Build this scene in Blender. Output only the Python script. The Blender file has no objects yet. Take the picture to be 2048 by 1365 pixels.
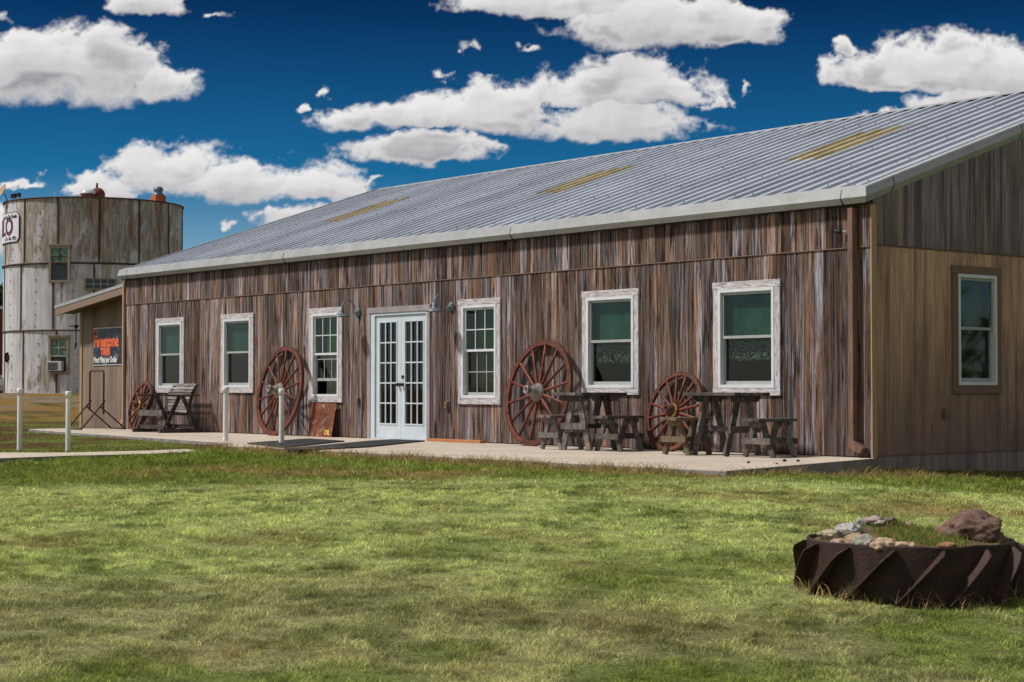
import bpy, math, random
import numpy as np
from mathutils import Vector, Matrix, noise as mnoise
random.seed(7); rng = np.random.default_rng(7)
S = bpy.context.scene
COL = S.collection
R = math.radians
# ------------------------------------------------------------------ camera
FPX, CX, CY, HOR = 3501., 1024., 682.5, 776.
YAW = math.atan2(2873, FPX); PITCH = math.atan((HOR-CY)/FPX)
FH = Vector((-math.cos(YAW), math.sin(YAW), 0)); RT = Vector((math.sin(YAW), math.cos(YAW), 0)); UP0 = Vector((0, 0, 1))
FW = FH*math.cos(PITCH)+UP0*math.sin(PITCH); UP = UP0*math.cos(PITCH)-FH*math.sin(PITCH)
CAM = Vector((12.98, -16.02, .81))
cd = bpy.data.cameras.new('camera'); cam = bpy.data.objects.new('camera', cd); COL.objects.link(cam)
cam.matrix_world = Matrix(((RT.x, UP.x, -FW.x, CAM.x), (RT.y, UP.y, -FW.y, CAM.y), (RT.z, UP.z, -FW.z, CAM.z), (0, 0, 0, 1)))
cd.sensor_width = 36; cd.lens = FPX/2048*36; cd.clip_start = .1; cd.clip_end = 5000
cd.dof.use_dof = True; cd.dof.focus_distance = 22; cd.dof.aperture_fstop = 16
S.camera = cam
S.view_settings.view_transform = 'Standard'; S.view_settings.look = 'None'
S.view_settings.exposure = 0.0; S.view_settings.gamma = 1
# ------------------------------------------------------------------ node helper
class NT:
    def __init__(s, nt): s.nt = nt; s.nt.nodes.clear()
    def n(s, typ, ins=None, **kw):
        nd = s.nt.nodes.new(typ)
        for k, v in kw.items(): setattr(nd, k, v)
        for k, v in (ins or {}).items(): s.set(nd.inputs[k], v)
        return nd
    def set(s, inp, v):
        if isinstance(v, bpy.types.NodeSocket): s.nt.links.new(v, inp)
        elif isinstance(v, bpy.types.Node): s.nt.links.new(v.outputs[0], inp)
        else:
            if inp.type == 'RGBA' and len(v) == 3: v = (*v, 1)
            inp.default_value = v
    def m(s, op, a, b=None, c=None, clamp=False):
        ins = {0: a}
        if b is not None: ins[1] = b
        if c is not None: ins[2] = c
        return s.n('ShaderNodeMath', ins, operation=op, use_clamp=clamp).outputs[0]
    def v(s, op, a, b=None, c=None):
        ins = {0: a}
        if b is not None: ins[1] = b
        if c is not None: ins[2] = c
        nd = s.n('ShaderNodeVectorMath', ins, operation=op)
        return nd.outputs['Value'] if op in ('LENGTH', 'DOT_PRODUCT', 'DISTANCE') else nd.outputs[0]
    def ramp(s, f, stops, mode='LINEAR'):
        nd = s.n('ShaderNodeValToRGB', {0: f}); cr = nd.color_ramp; cr.interpolation = mode
        while len(cr.elements) < len(stops): cr.elements.new(.5)
        for e, (p, c) in zip(cr.elements, stops):
            e.position = p; e.color = (c, c, c, 1) if isinstance(c, (int, float)) else (*c, 1)
        return nd.outputs[0]
    def mix(s, f, a, b, mode='MIX'):
        nd = s.n('ShaderNodeMix', data_type='RGBA', blend_type=mode)
        s.set(nd.inputs[0], f); s.set(nd.inputs[6], a); s.set(nd.inputs[7], b)
        return nd.outputs[2]
    def noise(s, co, sc, det=5, rough=.6, dist=0, vec=None):
        if vec is not None: co = s.v('MULTIPLY', co, vec)
        return s.n('ShaderNodeTexNoise', {'Vector': co, 'Scale': sc, 'Detail': det, 'Roughness': rough, 'Distortion': dist}).outputs[0]
def sstep(t, x, a, b):
    return t.n('ShaderNodeMapRange', {0: x, 1: a, 2: b, 3: 0., 4: 1.}, interpolation_type='SMOOTHSTEP').outputs[0]
# ------------------------------------------------------------------ sky and sun
SUN = Vector((-.38, -.53, .82)).normalized()
elev = math.asin(SUN.z); azi = math.atan2(SUN.x, SUN.y)
W = bpy.data.worlds.new("World"); S.world = W; W.use_nodes = True
t = NT(W.node_tree)
sky = t.n('ShaderNodeTexSky', sky_type='NISHITA', sun_disc=False, sun_elevation=elev, sun_rotation=azi, altitude=200, air_density=1., dust_density=.6, ozone_density=2.5)
zd = t.n('ShaderNodeSeparateXYZ', {0: t.n('ShaderNodeTexCoord').outputs['Generated']}).outputs[2]
g = t.ramp(zd, [(0, (.75, .88, 1.0)), (.05, (.62, .80, .95)), (.12, (.036, .31, .53)), (.215, (.010, .082, .20)), (1, (.02, .10, .20))])
skyc = t.mix(1., sky, g, 'MULTIPLY')
# unseen bright cloud added behind, beside and overhead to give white fill light
dd_ = t.n('ShaderNodeTexCoord').outputs['Generated']
side = t.m('MULTIPLY', t.m('SUBTRACT', 1., sstep(t, t.v('DOT_PRODUCT', dd_, tuple(FH)), .55, .8)), sstep(t, zd, .02, .12))
side = t.m('MAXIMUM', side, sstep(t, zd, .42, .55))
cn = t.n('ShaderNodeTexNoise', {'Vector': t.v('MULTIPLY', dd_, (1, 1, 1.8)), 'Scale': 2.6, 'Detail': 4., 'Roughness': .55}).outputs[0]
skyc = t.mix(t.m('MULTIPLY', side, sstep(t, cn, .43, .54)), skyc, (6.2, 6.0, 5.9))
bg = t.n('ShaderNodeBackground', {0: skyc, 1: .105})
out = t.n('ShaderNodeOutputWorld', {0: bg}); W.cycles.sampling_method = 'MANUAL'; W.cycles.sample_map_resolution = 512
sl = bpy.data.lights.new('sun', 'SUN'); sl.energy = 4.3; sl.angle = R(5); sl.color = (1, .95, .87)
so = bpy.data.objects.new('sun', sl); COL.objects.link(so); so.rotation_euler = (-SUN).to_track_quat('-Z', 'Y').to_euler(); so.location = (0, -20, 30)
# ------------------------------------------------------------------ materials
def mat(name): 
    m = bpy.data.materials.new(name); m.use_nodes = True
    return m, NT(m.node_tree)
def finish(t, colr, rough=.7, metal=0., bump=None, bs=.3, bd=.01, spec=.4):
    ins = {'Base Color': colr, 'Roughness': rough, 'Metallic': metal, 'Specular IOR Level': spec}
    if bump is not None: ins['Normal'] = t.n('ShaderNodeBump', {'Strength': bs, 'Distance': bd, 'Height': bump}).outputs[0]
    p = t.n('ShaderNodeBsdfPrincipled', ins); t.n('ShaderNodeOutputMaterial', {0: p})
def obco(t): return t.n('ShaderNodeTexCoord').outputs['Object']
def attr(t, nm='rnd'): return t.n('ShaderNodeAttribute', attribute_name=nm)
M = {}
def simple(name, c1, c2, sc=8, rough=.6, metal=0., bs=.15, vec=(1, 1, 1), rv=0., spec=.4):
    m, t = mat(name); co = obco(t)
    a = t.noise(co, sc, 6, .65, vec=vec); b = t.noise(co, sc*9, 3, .6, vec=vec)
    f = t.ramp(t.m('ADD', t.m('MULTIPLY', a, .7), t.m('MULTIPLY', b, .3)), [(.36, 0.), (.64, 1.)])
    c = t.mix(f, c1, c2)
    if rv: c = t.mix(1., c, t.ramp(attr(t).outputs['Fac'], [(0, 1-rv), (1, 1+rv*.6)]), 'MULTIPLY')
    finish(t, c, rough, metal, b, bs, .01, spec); M[name] = m; return m
# weathered board siding
m, t = mat('barn_siding'); co = obco(t); r = attr(t).outputs['Fac']
r0 = r; rb = t.m('FRACT', t.m('MULTIPLY', r, 13.7))
o0 = t.v('ADD', co, t.n('ShaderNodeCombineXYZ', {0: t.m('MULTIPLY', r0, 37.), 1: 0., 2: t.m('MULTIPLY', r0, 91.)}).outputs[0])
r = t.m('FRACT', t.m('ADD', r0, t.m('MULTIPLY', t.noise(o0, 1., 2.5, .45, .15, vec=(11, 11, .28)), 2.0)))
base = t.ramp(r, [(0, (.10, .058, .042)), (.10, (.20, .125, .088)), (.19, (.045, .030, .026)), (.27, (.15, .075, .045)), (.36, (.12, .115, .135)), (.45, (.30, .205, .15)), (.54, (.13, .085, .068)),
                  (.62, (.024, .025, .034)), (.70, (.19, .165, .17)), (.78, (.18, .09, .052)), (.86, (.31, .33, .41)), (.93, (.085, .052, .04)), (1, (.10, .058, .042))])
r = r0
off = t.n('ShaderNodeCombineXYZ', {0: t.m('MULTIPLY', r, 37.), 1: 0., 2: t.m('MULTIPLY', r, 91.)}).outputs[0]
c2 = t.v('ADD', co, off)
st = t.noise(c2, 1., 6, .62, vec=(26, 26, .9)); pt = t.noise(c2, 1., 7, .7, .4, vec=(13, 13, .75)); fine = t.noise(c2, 1., 5, .7, vec=(150, 150, 6))
dk = t.noise(c2, 1., 5, .65, vec=(17, 17, 1.1)); sp = t.noise(co, 60., 3, .7)
c = t.mix(t.ramp(st, [(.42, 0.), (.66, .5)]), base, t.mix(.55, base, (.30, .20, .14)))
c = t.mix(t.ramp(pt, [(.52, 0.), (.64, .7)]), c, t.mix(t.ramp(st, [(.45, 0.), (.55, 1.)]), (.19, .205, .265), (.36, .365, .41)))
rt = t.noise(c2, 1., 5, .6, .3, vec=(8, 8, .8)); c = t.mix(t.ramp(rt, [(.53, 0.), (.66, .5)]), c, (.16, .072, .042))
c = t.mix(t.ramp(dk, [(.39, .95), (.48, 0.)]), c, (.010, .008, .009))
c = t.mix(1., c, t.ramp(fine, [(.3, .45), (.5, .95), (.7, 1.5)]), 'MULTIPLY')
c = t.mix(t.ramp(sp, [(.66, 0.), (.74, .5)]), c, (.4, .38, .38))
c = t.mix(1., c, t.ramp(rb, [(0, .5), (.5, .95), (1, 1.55)]), 'MULTIPLY')
c = t.n('ShaderNodeHueSaturation', {'Saturation': 1.1, 'Value': .96, 'Color': c}).outputs[0]
finish(t, c, .85, 0, fine, .5, .006, .2); M['barn_siding'] = m
# end wall siding: tan stained panels
def sidemat(name, cols, zlo, zhi, low):
    m, t = mat(name); co = obco(t); r = attr(t).outputs['Fac']
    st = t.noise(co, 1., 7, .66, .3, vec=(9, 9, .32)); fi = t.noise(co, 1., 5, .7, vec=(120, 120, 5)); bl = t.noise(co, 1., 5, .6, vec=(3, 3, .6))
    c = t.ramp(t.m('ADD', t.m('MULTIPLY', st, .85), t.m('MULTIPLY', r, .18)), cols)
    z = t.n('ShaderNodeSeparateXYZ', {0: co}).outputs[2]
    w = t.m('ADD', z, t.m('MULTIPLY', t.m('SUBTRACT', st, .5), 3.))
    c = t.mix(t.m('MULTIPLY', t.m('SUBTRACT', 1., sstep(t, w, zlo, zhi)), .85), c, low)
    c = t.mix(t.ramp(bl, [(.35, .45), (.5, 0.)]), c, (.05, .042, .04))
    c = t.mix(1., c, t.ramp(fi, [(.3, .6), (.5, 1.), (.72, 1.3)]), 'MULTIPLY')
    finish(t, c, .8, 0, fi, .35, .005, .2); M[name] = m
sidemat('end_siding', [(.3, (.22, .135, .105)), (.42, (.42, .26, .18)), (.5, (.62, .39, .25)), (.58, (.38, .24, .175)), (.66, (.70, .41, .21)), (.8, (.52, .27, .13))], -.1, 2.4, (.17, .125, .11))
sidemat('gable_siding', [(.3, (.055, .045, .052)), (.42, (.14, .115, .125)), (.5, (.30, .25, .26)), (.58, (.15, .12, .125)), (.66, (.34, .25, .21)), (.8, (.2, .15, .14))], 2.2, 2.9, (.14, .11, .115))
sidemat('annex_siding', [(.3, (.19, .135, .105)), (.5, (.25, .185, .145)), (.7, (.29, .22, .17))], -.3, .8, (.21, .15, .12))
sidemat('foundation', [(.3, (.13, .105, .10)), (.5, (.26, .215, .20)), (.65, (.36, .28, .23)), (.8, (.3, .2, .11))], -.6, -.1, (.18, .15, .145))
# whitewashed casing
m, t = mat('whitewashed_wood'); co = obco(t)
ra = attr(t).outputs['Fac']; n1 = t.m('ADD', t.m('MULTIPLY', t.noise(co, 1., 7, .72, .5, vec=(60, 60, 7)), t.m('GREATER_THAN', ra, .5)), t.m('MULTIPLY', t.noise(co, 1., 7, .72, .5, vec=(7, 60, 60)), t.m('LESS_THAN', ra, .5))); n2 = t.noise(co, 1., 3, .6, vec=(4, 4, 4))
c = t.mix(t.ramp(n1, [(.42, 0.), (.56, 1.)]), (.26, .235, .25), (.60, .595, .63))
c = t.mix(t.ramp(n2, [(.4, 0.), (.62, .4)]), c, (.46, .39, .39))
finish(t, c, .8, 0, n1, .4, .004, .2); M['whitewashed_wood'] = m
# galvanised roof
m, t = mat('metal_roof'); co = obco(t)
n1 = t.noise(co, 1., 5, .6, vec=(1.2, .7, .7)); n2 = t.noise(co, 1., 6, .7, vec=(22, 2.5, 2.5))
c = t.mix(t.ramp(n1, [(.35, 0.), (.65, 1.)]), (.35, .385, .46), (.45, .49, .565))
c = t.mix(t.ramp(n2, [(.55, 0.), (.72, .4)]), c, (.24, .25, .30))
px_ = t.m('FLOOR', t.m('DIVIDE', t.n('ShaderNodeSeparateXYZ', {0: co}).outputs[0], .915)); pv = t.n('ShaderNodeTexWhiteNoise', {'W': px_}, noise_dimensions='1D').outputs[0]
c = t.mix(1., c, t.ramp(pv, [(0, .86), (1, 1.08)]), 'MULTIPLY'); n3 = t.noise(co, 1., 6, .65, .5, vec=(6, .45, .45)); c = t.mix(t.ramp(n3, [(.57, 0.), (.70, .45)]), c, (.25, .22, .20))
finish(t, c, .5, .1, n2, .05, .004, .4); M['metal_roof'] = m
simple('metal_trim', (.31, .325, .335), (.42, .43, .44), 3, .4, .15, .03)
simple('white_vinyl', (.56, .58, .62), (.66, .68, .72), 5, .4, 0, .02)
simple('white_door', (.48, .55, .61), (.56, .63, .69), 4, .45, 0, .03)
simple('screen_metal', (.33, .34, .34), (.42, .43, .43), 8, .5, .2, .02)
simple('tan_trim', (.33, .215, .13), (.42, .28, .17), 5, .7, vec=(6, 6, .8))
simple('brown_fascia', (.20, .135, .10), (.27, .19, .14), 5, .7, vec=(2, 2, 6))
simple('silo_trim', (.20, .165, .12), (.33, .29, .22), 9, .7)
simple('brown_trim', (.15, .09, .06), (.20, .125, .085), 5, .7, vec=(6, 6, 1))
simple('downspout_red', (.10, .055, .045), (.24, .14, .105), 2, .55, vec=(5, 5, 1))
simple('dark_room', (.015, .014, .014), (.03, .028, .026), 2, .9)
simple('green_blind', (.005, .022, .021), (.04, .10, .085), 3.2, .8)
simple('curtain_cloth', (.10, .10, .08), (.22, .21, .17), 30, .9)
simple('white_pipe', (.62, .61, .58), (.78, .77, .74), 4, .5, vec=(3, 3, 1))
simple('lamp_steel', (.10, .13, .16), (.16, .20, .23), 9, .45, .2)
simple('black_metal', (.02, .017, .017), (.04, .03, .028), 9, .5, .3)
simple('rusty_pipe', (.045, .016, .012), (.09, .035, .022), 12, .8)
simple('hub_metal', (.14, .13, .115), (.28, .265, .235), 14, .5, .4)
simple('brass', (.35, .24, .09), (.5, .36, .16), 14, .4, .7)
simple('rubber_mat', (.012, .012, .014), (.03, .03, .036), 30, .8, 0, .8)
simple('orange_board', (.36, .13, .05), (.48, .20, .09), 6, .7)
simple('planter_iron', (.022, .011, .008), (.055, .028, .020), 9, .65, .2, .5, rv=.2)
simple('soil', (.07, .045, .025), (.16, .10, .05), 14, .95, 0, .8)
simple('shed_red', (.10, .02, .015), (.17, .035, .025), 4, .8, vec=(8, 8, 1))
simple('orange_brick', (.30, .06, .02), (.44, .12, .035), 14, .8)
simple('dark_bark', (.06, .045, .035), (.12, .09, .07), 10, .9)
simple('grey_box', (.32, .33, .33), (.42, .43, .42), 10, .6)
m, t = mat('lamp_glass'); t.n('ShaderNodeOutputMaterial', {0: t.n('ShaderNodeBsdfPrincipled', {'Base Color': (.5, .55, .58, 1), 'Roughness': .15})}); M['lamp_glass'] = m
m, t = mat('skylight_yellow'); co = obco(t); n1 = t.noise(co, 1., 5, .6, vec=(9, 2, 2))
c = t.mix(t.ramp(n1, [(.4, 0.), (.62, 1.)]), (.43, .37, .21), (.28, .23, .125)); finish(t, c, .5, 0, n1, .1); M['skylight_yellow'] = m
# concrete
m, t = mat('concrete'); co = obco(t)
n1 = t.noise(co, .9, 6, .6); n2 = t.noise(co, 25., 6, .75); n3 = t.noise(co, 3.2, 7, .7, .6)
c = t.mix(t.ramp(n1, [(.35, 0.), (.65, 1.)]), (.42, .355, .29), (.53, .46, .385))
c = t.mix(t.ramp(n3, [(.55, 0.), (.72, .5)]), c, (.33, .27, .21)); c = t.mix(1., c, t.ramp(n2, [(.3, .8), (.7, 1.12)]), 'MULTIPLY')
xj = t.m('ABSOLUTE', t.m('SUBTRACT', t.m('FRACT', t.m('DIVIDE', t.n('ShaderNodeSeparateXYZ', {0: co}).outputs[0], 3.05)), .5))
c = t.mix(t.m('LESS_THAN', xj, .0028), c, (.09, .075, .06)); ck = t.noise(co, 1.3, 6, .7, 1.5); c = t.mix(t.ramp(t.m('ABSOLUTE', t.m('SUBTRACT', ck, .5)), [(.0, .5), (.006, 0.)]), c, (.15, .12, .10))
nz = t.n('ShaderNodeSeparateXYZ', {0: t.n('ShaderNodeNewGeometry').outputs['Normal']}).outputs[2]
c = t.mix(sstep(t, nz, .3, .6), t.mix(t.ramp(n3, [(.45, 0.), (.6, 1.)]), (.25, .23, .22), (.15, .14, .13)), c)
finish(t, c, .85, 0, n2, .25, .004); M['concrete'] = m
# worn grey furniture timber
m, t = mat('grey_timber'); co = obco(t); r = attr(t).outputs['Fac']
n1 = t.noise(co, 1., 6, .7, .3, vec=(14, 5, 9)); n2 = t.noise(co, 60., 4, .7); n3 = t.noise(co, 5., 4, .6)
c = t.mix(t.ramp(n1, [(.35, 0.), (.62, 1.)]), (.045, .040, .039), (.155, .14, .13))
c = t.mix(t.ramp(n3, [(.56, 0.), (.70, .55)]), c, (.20, .135, .075)); c = t.mix(1., c, t.ramp(r, [(0, .55), (1, 1.5)]), 'MULTIPLY')
c = t.mix(1., c, t.ramp(n2, [(.3, .6), (.7, 1.35)]), 'MULTIPLY'); finish(t, c, .85, 0, n1, .4, .004, .25); M['grey_timber'] = m
simple('brown_timber', (.07, .048, .03), (.20, .145, .09), 9, .85, 0, .4, vec=(2, 1, 1), rv=.3)
simple('ash_timber', (.07, .06, .055), (.26, .235, .21), 9, .85, 0, .4, vec=(2, 1, 1), rv=.3)
# painted wagon wheel wood
m, t = mat('wheel_red'); co = obco(t); r = attr(t).outputs['Fac']
n1 = t.noise(co, 9., 6, .7); n2 = t.noise(co, 60., 4, .7)
c = t.mix(t.ramp(n1, [(.38, 0.), (.62, 1.)]), (.06, .011, .006), (.155, .032, .014)); c = t.mix(t.ramp(n2, [(.62, 0.), (.72, .6)]), c, (.34, .26, .2))
c = t.mix(1., c, t.ramp(r, [(0, .6), (1, 1.35)]), 'MULTIPLY'); finish(t, c, .6, 0, n2, .2, .003, .4); M['wheel_red'] = m
simple('wheel_tyre', (.05, .02, .013), (.12, .05, .03), 14, .7, .2)
# rusty sheet sign
m, t = mat('rusty_sheet'); co = obco(t)
n1 = t.noise(co, 5., 7, .7, .8); n2 = t.noise(co, 11., 7, .75, 1.)
c = t.mix(t.ramp(n1, [(.38, 0.), (.62, 1.)]), (.07, .018, .009), (.20, .055, .018)); c = t.mix(t.ramp(n2, [(.57, 0.), (.63, .8)]), c, (.50, .34, .24))
finish(t, c, .7, 0, n2, .15, .003); M['rusty_sheet'] = m
m, t = mat('yellow_letters'); finish(t, (.75, .50, .12, 1), .6); M['yellow_letters'] = m
m, t = mat('orange_letters'); co = obco(t); c = t.mix(t.ramp(t.noise(co, 14., 4), [(.5, 0.), (.7, .6)]), (.85, .13, .03), (.75, .4, .3)); finish(t, c, .5); M['orange_letters'] = m
m, t = mat('white_letters'); finish(t, (.7, .7, .68, 1), .5); M['white_letters'] = m
m, t = mat('navy_enamel'); co = obco(t); c = t.mix(t.ramp(t.noise(co, 3., 6, .65), [(.52, 0.), (.68, .5)]), (.012, .014, .03), (.25, .28, .34)); finish(t, c, .35); M['navy_enamel'] = m
m, t = mat('maroon_letters'); finish(t, (.10, .015, .05, 1), .5); M['maroon_letters'] = m
m, t = mat('dark_letters'); finish(t, (.02, .02, .04, 1), .5); M['dark_letters'] = m
simple('sign_white', (.60, .62, .68), (.68, .70, .74), 3, .5)
# stained silo steel
m, t = mat('silo_steel'); co = obco(t); r = attr(t).outputs['Fac']
z = t.n('ShaderNodeSeparateXYZ', {0: co}).outputs[2]
bl = t.noise(co, 1., 6, .62, .5, vec=(1.0, 1.0, .5)); st = t.noise(co, 1., 6, .65, .2, vec=(4.5, 4.5, .28)); fi = t.noise(co, 1., 5, .7, vec=(9, 9, 1.2)); rs = t.noise(co, 1., 5, .6, vec=(2.2, 2.2, .3))
c = t.mix(t.ramp(st, [(.38, 0.), (.62, 1.)]), (.46, .46, .48), (.64, .64, .67))
w = t.m('ADD', t.m('MULTIPLY', sstep(t, z, 4.9, 5.9), .105), t.m('ADD', t.m('MULTIPLY', bl, .7), t.m('MULTIPLY', st, .3)))
c = t.mix(t.ramp(w, [(.55, 0.), (.585, .92)]), c, t.mix(t.ramp(fi, [(.4, 0.), (.6, 1.)]), (.23, .20, .155), (.40, .365, .31)))
c = t.mix(t.ramp(t.m('ADD', rs, t.m('MULTIPLY', sstep(t, z, 3, 6), .06)), [(.64, 0.), (.70, .75)]), c, (.22, .085, .02))
c = t.mix(1., c, t.ramp(fi, [(.3, .75), (.7, 1.12)]), 'MULTIPLY')
c = t.mix(1., c, t.ramp(r, [(0, .86), (1, 1.08)]), 'MULTIPLY')
finish(t, c, .6, .1, fi, .1, .01); M['silo_steel'] = m
simple('silo_seam', (.035, .02, .014), (.12, .07, .04), 6, .8, .2)
# glass: thin pane, part see-through, part mirror
def glass(name, tint):
    m, t = mat(name); fr = t.m('MULTIPLY', t.n('ShaderNodeFresnel', {0: 1.45}).outputs[0], t.m('SUBTRACT', 1., t.n('ShaderNodeNewGeometry').outputs['Backfacing']))
    a = t.n('ShaderNodeBsdfTransparent', {0: (*tint, 1)}); b = t.n('ShaderNodeBsdfGlossy', {0: (.9, .9, .9, 1), 1: .03})
    t.n('ShaderNodeOutputMaterial', {0: t.n('ShaderNodeMixShader', {0: fr, 1: a, 2: b})}); M[name] = m
glass('window_glass', (.70, .86, .80)); glass('green_glass', (.50, .80, .58)); glass('clear_glass', (.72, .76, .74))
# lace: opaque threads with real holes
m, t = mat('lace'); co = obco(t)
vo = t.n('ShaderNodeTexVoronoi', {'Vector': co, 'Scale': 9.}, feature='F1').outputs[0]; n1 = t.noise(co, 40., 4, .6)
rings = t.m('SINE', t.m('MULTIPLY', vo, 26.))
f = t.ramp(t.m('ADD', t.m('MULTIPLY', rings, .3), n1), [(.56, 0.), (.62, 1.)])
a = t.n('ShaderNodeBsdfTransparent'); b = t.n('ShaderNodeBsdfDiffuse', {0: (.22, .28, .235, 1)})
t.n('ShaderNodeOutputMaterial', {0: t.n('ShaderNodeMixShader', {0: f, 1: a, 2: b})}); M['lace'] = m
# grass blades and turf, colours come from a per-blade attribute
m, t = mat('grass_blades'); ca = t.n('ShaderNodeAttribute', attribute_name='tint').outputs['Color']
di = t.n('ShaderNodeBsdfDiffuse', {0: ca}); tr = t.n('ShaderNodeBsdfTranslucent', {0: ca})
t.n('ShaderNodeOutputMaterial', {0: t.n('ShaderNodeMixShader', {0: .3, 1: di, 2: tr})}); M['grass_blades'] = m
m, t = mat('turf'); co = obco(t); ca = t.n('ShaderNodeAttribute', attribute_name='tint').outputs['Color']
n1 = t.noise(co, 30., 8, .75); n2 = t.noise(co, 4., 5, .6)
c = t.mix(1., ca, t.ramp(n1, [(.3, .15), (.5, .42), (.7, .85)]), 'MULTIPLY'); c = t.mix(t.ramp(n2, [(.55, 0.), (.75, .5)]), c, (.10, .07, .04))  # turf colour darkened to paint in the shade between blades
finish(t, c, .95, 0, n1, .8, .03, .1); M['turf'] = m
m, t = mat('stone'); co = obco(t); oi = attr(t, 'tint').outputs['Color']
n1 = t.noise(co, 14., 7, .7); n2 = t.noise(co, 60., 5, .7)
c = t.mix(1., oi, t.ramp(n1, [(.3, .55), (.7, 1.35)]), 'MULTIPLY'); c = t.mix(1., c, t.ramp(n2, [(.3, .75), (.7, 1.2)]), 'MULTIPLY'); finish(t, c, .85, 0, n1, .6, .02, .2); M['stone'] = m
m, t = mat('leaves'); r = attr(t).outputs['Fac']; c = t.ramp(r, [(0, (.015, .03, .012)), (.5, (.035, .07, .02)), (1, (.08, .12, .03))])
t.n('ShaderNodeOutputMaterial', {0: t.n('ShaderNodeMixShader', {0: .25, 1: t.n('ShaderNodeBsdfDiffuse', {0: c}), 2: t.n('ShaderNodeBsdfTranslucent', {0: c})})}); M['leaves'] = m
# ------------------------------------------------------------------ mesh helpers
class MB:
    def __init__(s): s.v = []; s.f = []; s.r = []; s.cur = .5; s.sm = []
    def add(s, vs, fs, smooth=False):
        b = len(s.v); s.v += [tuple(p) for p in vs]; s.f += [tuple(i+b for i in f) for f in fs]; s.r += [s.cur]*len(fs); s.sm += [smooth]*len(fs); return s
    def box(s, a, b, mt=None):
        x0, y0, z0 = a; x1, y1, z1 = b
        vs = [Vector(p) for p in ((x0, y0, z0), (x1, y0, z0), (x1, y1, z0), (x0, y1, z0), (x0, y0, z1), (x1, y0, z1), (x1, y1, z1), (x0, y1, z1))]
        if mt: vs = [mt @ p for p in vs]
        return s.add(vs, [(0, 3, 2, 1), (4, 5, 6, 7), (0, 1, 5, 4), (1, 2, 6, 5), (2, 3, 7, 6), (3, 0, 4, 7)])
    def beam(s, p, q, w, h, up=(0, 0, 1)):      # rectangular bar from p to q; w across, h along 'up'
        p, q = Vector(p), Vector(q); d = (q-p); l = d.length; d.normalize(); u = Vector(up); sd = d.cross(u)
        if sd.length < 1e-4: sd = d.cross(Vector((1, 0, 0)))
        sd.normalize(); u = sd.cross(d)
        mt = Matrix(((sd.x, d.x, u.x, p.x), (sd.y, d.y, u.y, p.y), (sd.z, d.z, u.z, p.z), (0, 0, 0, 1)))
        return s.box((-w/2, 0, -h/2), (w/2, l, h/2), mt)
    def prism(s, pts, ext, mt=None):            # polygon pts (3-D) extruded by ext
        n = len(pts); a = [Vector(p) for p in pts]; e = Vector(ext); b = [p+e for p in a]
        vs = a+b
        if mt: vs = [mt @ p for p in vs]
        return s.add(vs, [tuple(range(n)), tuple(range(2*n-1, n-1, -1))]+[(i, i+n, (i+1) % n+n, (i+1) % n) for i in range(n)])
    def tube(s, pts, rad, n=10, caps=True):
        pts = [Vector(p) for p in pts]; rad = rad if isinstance(rad, (list, tuple)) else [rad]*len(pts); vs = []; fs = []
        ref = None
        for i, p in enumerate(pts):
            d = (pts[min(i+1, len(pts)-1)]-pts[max(i-1, 0)]).normalized()
            if ref is None: ref = d.orthogonal().normalized()
            ref = (ref-d*ref.dot(d)).normalized(); b = d.cross(ref)
            vs += [p+(ref*math.cos(2*math.pi*k/n)+b*math.sin(2*math.pi*k/n))*rad[i] for k in range(n)]
        for i in range(len(pts)-1): fs += [(i*n+k, i*n+(k+1) % n, (i+1)*n+(k+1) % n, (i+1)*n+k) for k in range(n)]
        s.add(vs, fs, True)
        if caps: b = len(s.v)-len(vs); s.f += [tuple(b+k for k in range(n-1, -1, -1)), tuple(b+(len(pts)-1)*n+k for k in range(n))]; s.r += [s.cur]*2; s.sm += [False]*2
        return s
    def lathe(s, prof, mt, n=24, smooth=True):  # prof (r, h) about local z
        vs = []; fs = []
        for r_, h in prof: vs += [mt @ Vector((r_*math.cos(2*math.pi*k/n), r_*math.sin(2*math.pi*k/n), h)) for k in range(n)]
        for i in range(len(prof)-1): fs += [(i*n+k, i*n+(k+1) % n, (i+1)*n+(k+1) % n, (i+1)*n+k) for k in range(n)]
        return s.add(vs, fs, smooth)
    def build(s, name, material, parent=None, bevel=0, kind=None):
        me = bpy.data.meshes.new(name); me.from_pydata(s.v, [], s.f)
        a = me.attributes.new('rnd', 'FLOAT', 'FACE'); a.data.foreach_set('value', s.r)
        me.polygons.foreach_set('use_smooth', s.sm); me.materials.append(M[material]); me.update()
        o = bpy.data.objects.new(name, me); COL.objects.link(o)
        if parent: o.parent = parent
        if bevel:
            b = o.modifiers.new('bevel', 'BEVEL'); b.width = bevel; b.segments = 2; b.limit_method = 'ANGLE'
        if kind: o['kind'] = kind
        return o
def tag(o, label=None, cat=None, group=None, kind=None):
    if label: o['label'] = label
    if cat: o['category'] = cat
    if group: o['group'] = group
    if kind: o['kind'] = kind
    return o
def empty(name, loc, rz=0, label=None, cat=None, group=None, rx=0):
    o = bpy.data.objects.new(name, None); COL.objects.link(o); o.location = loc; o.rotation_euler = (rx, 0, rz); o.empty_display_size = .2
    return tag(o, label, cat, group)
def copy_tree(o, parent=None):
    c = o.copy(); COL.objects.link(c); c.parent = parent
    for ch in list(o.children): copy_tree(ch, c)
    return c
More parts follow.
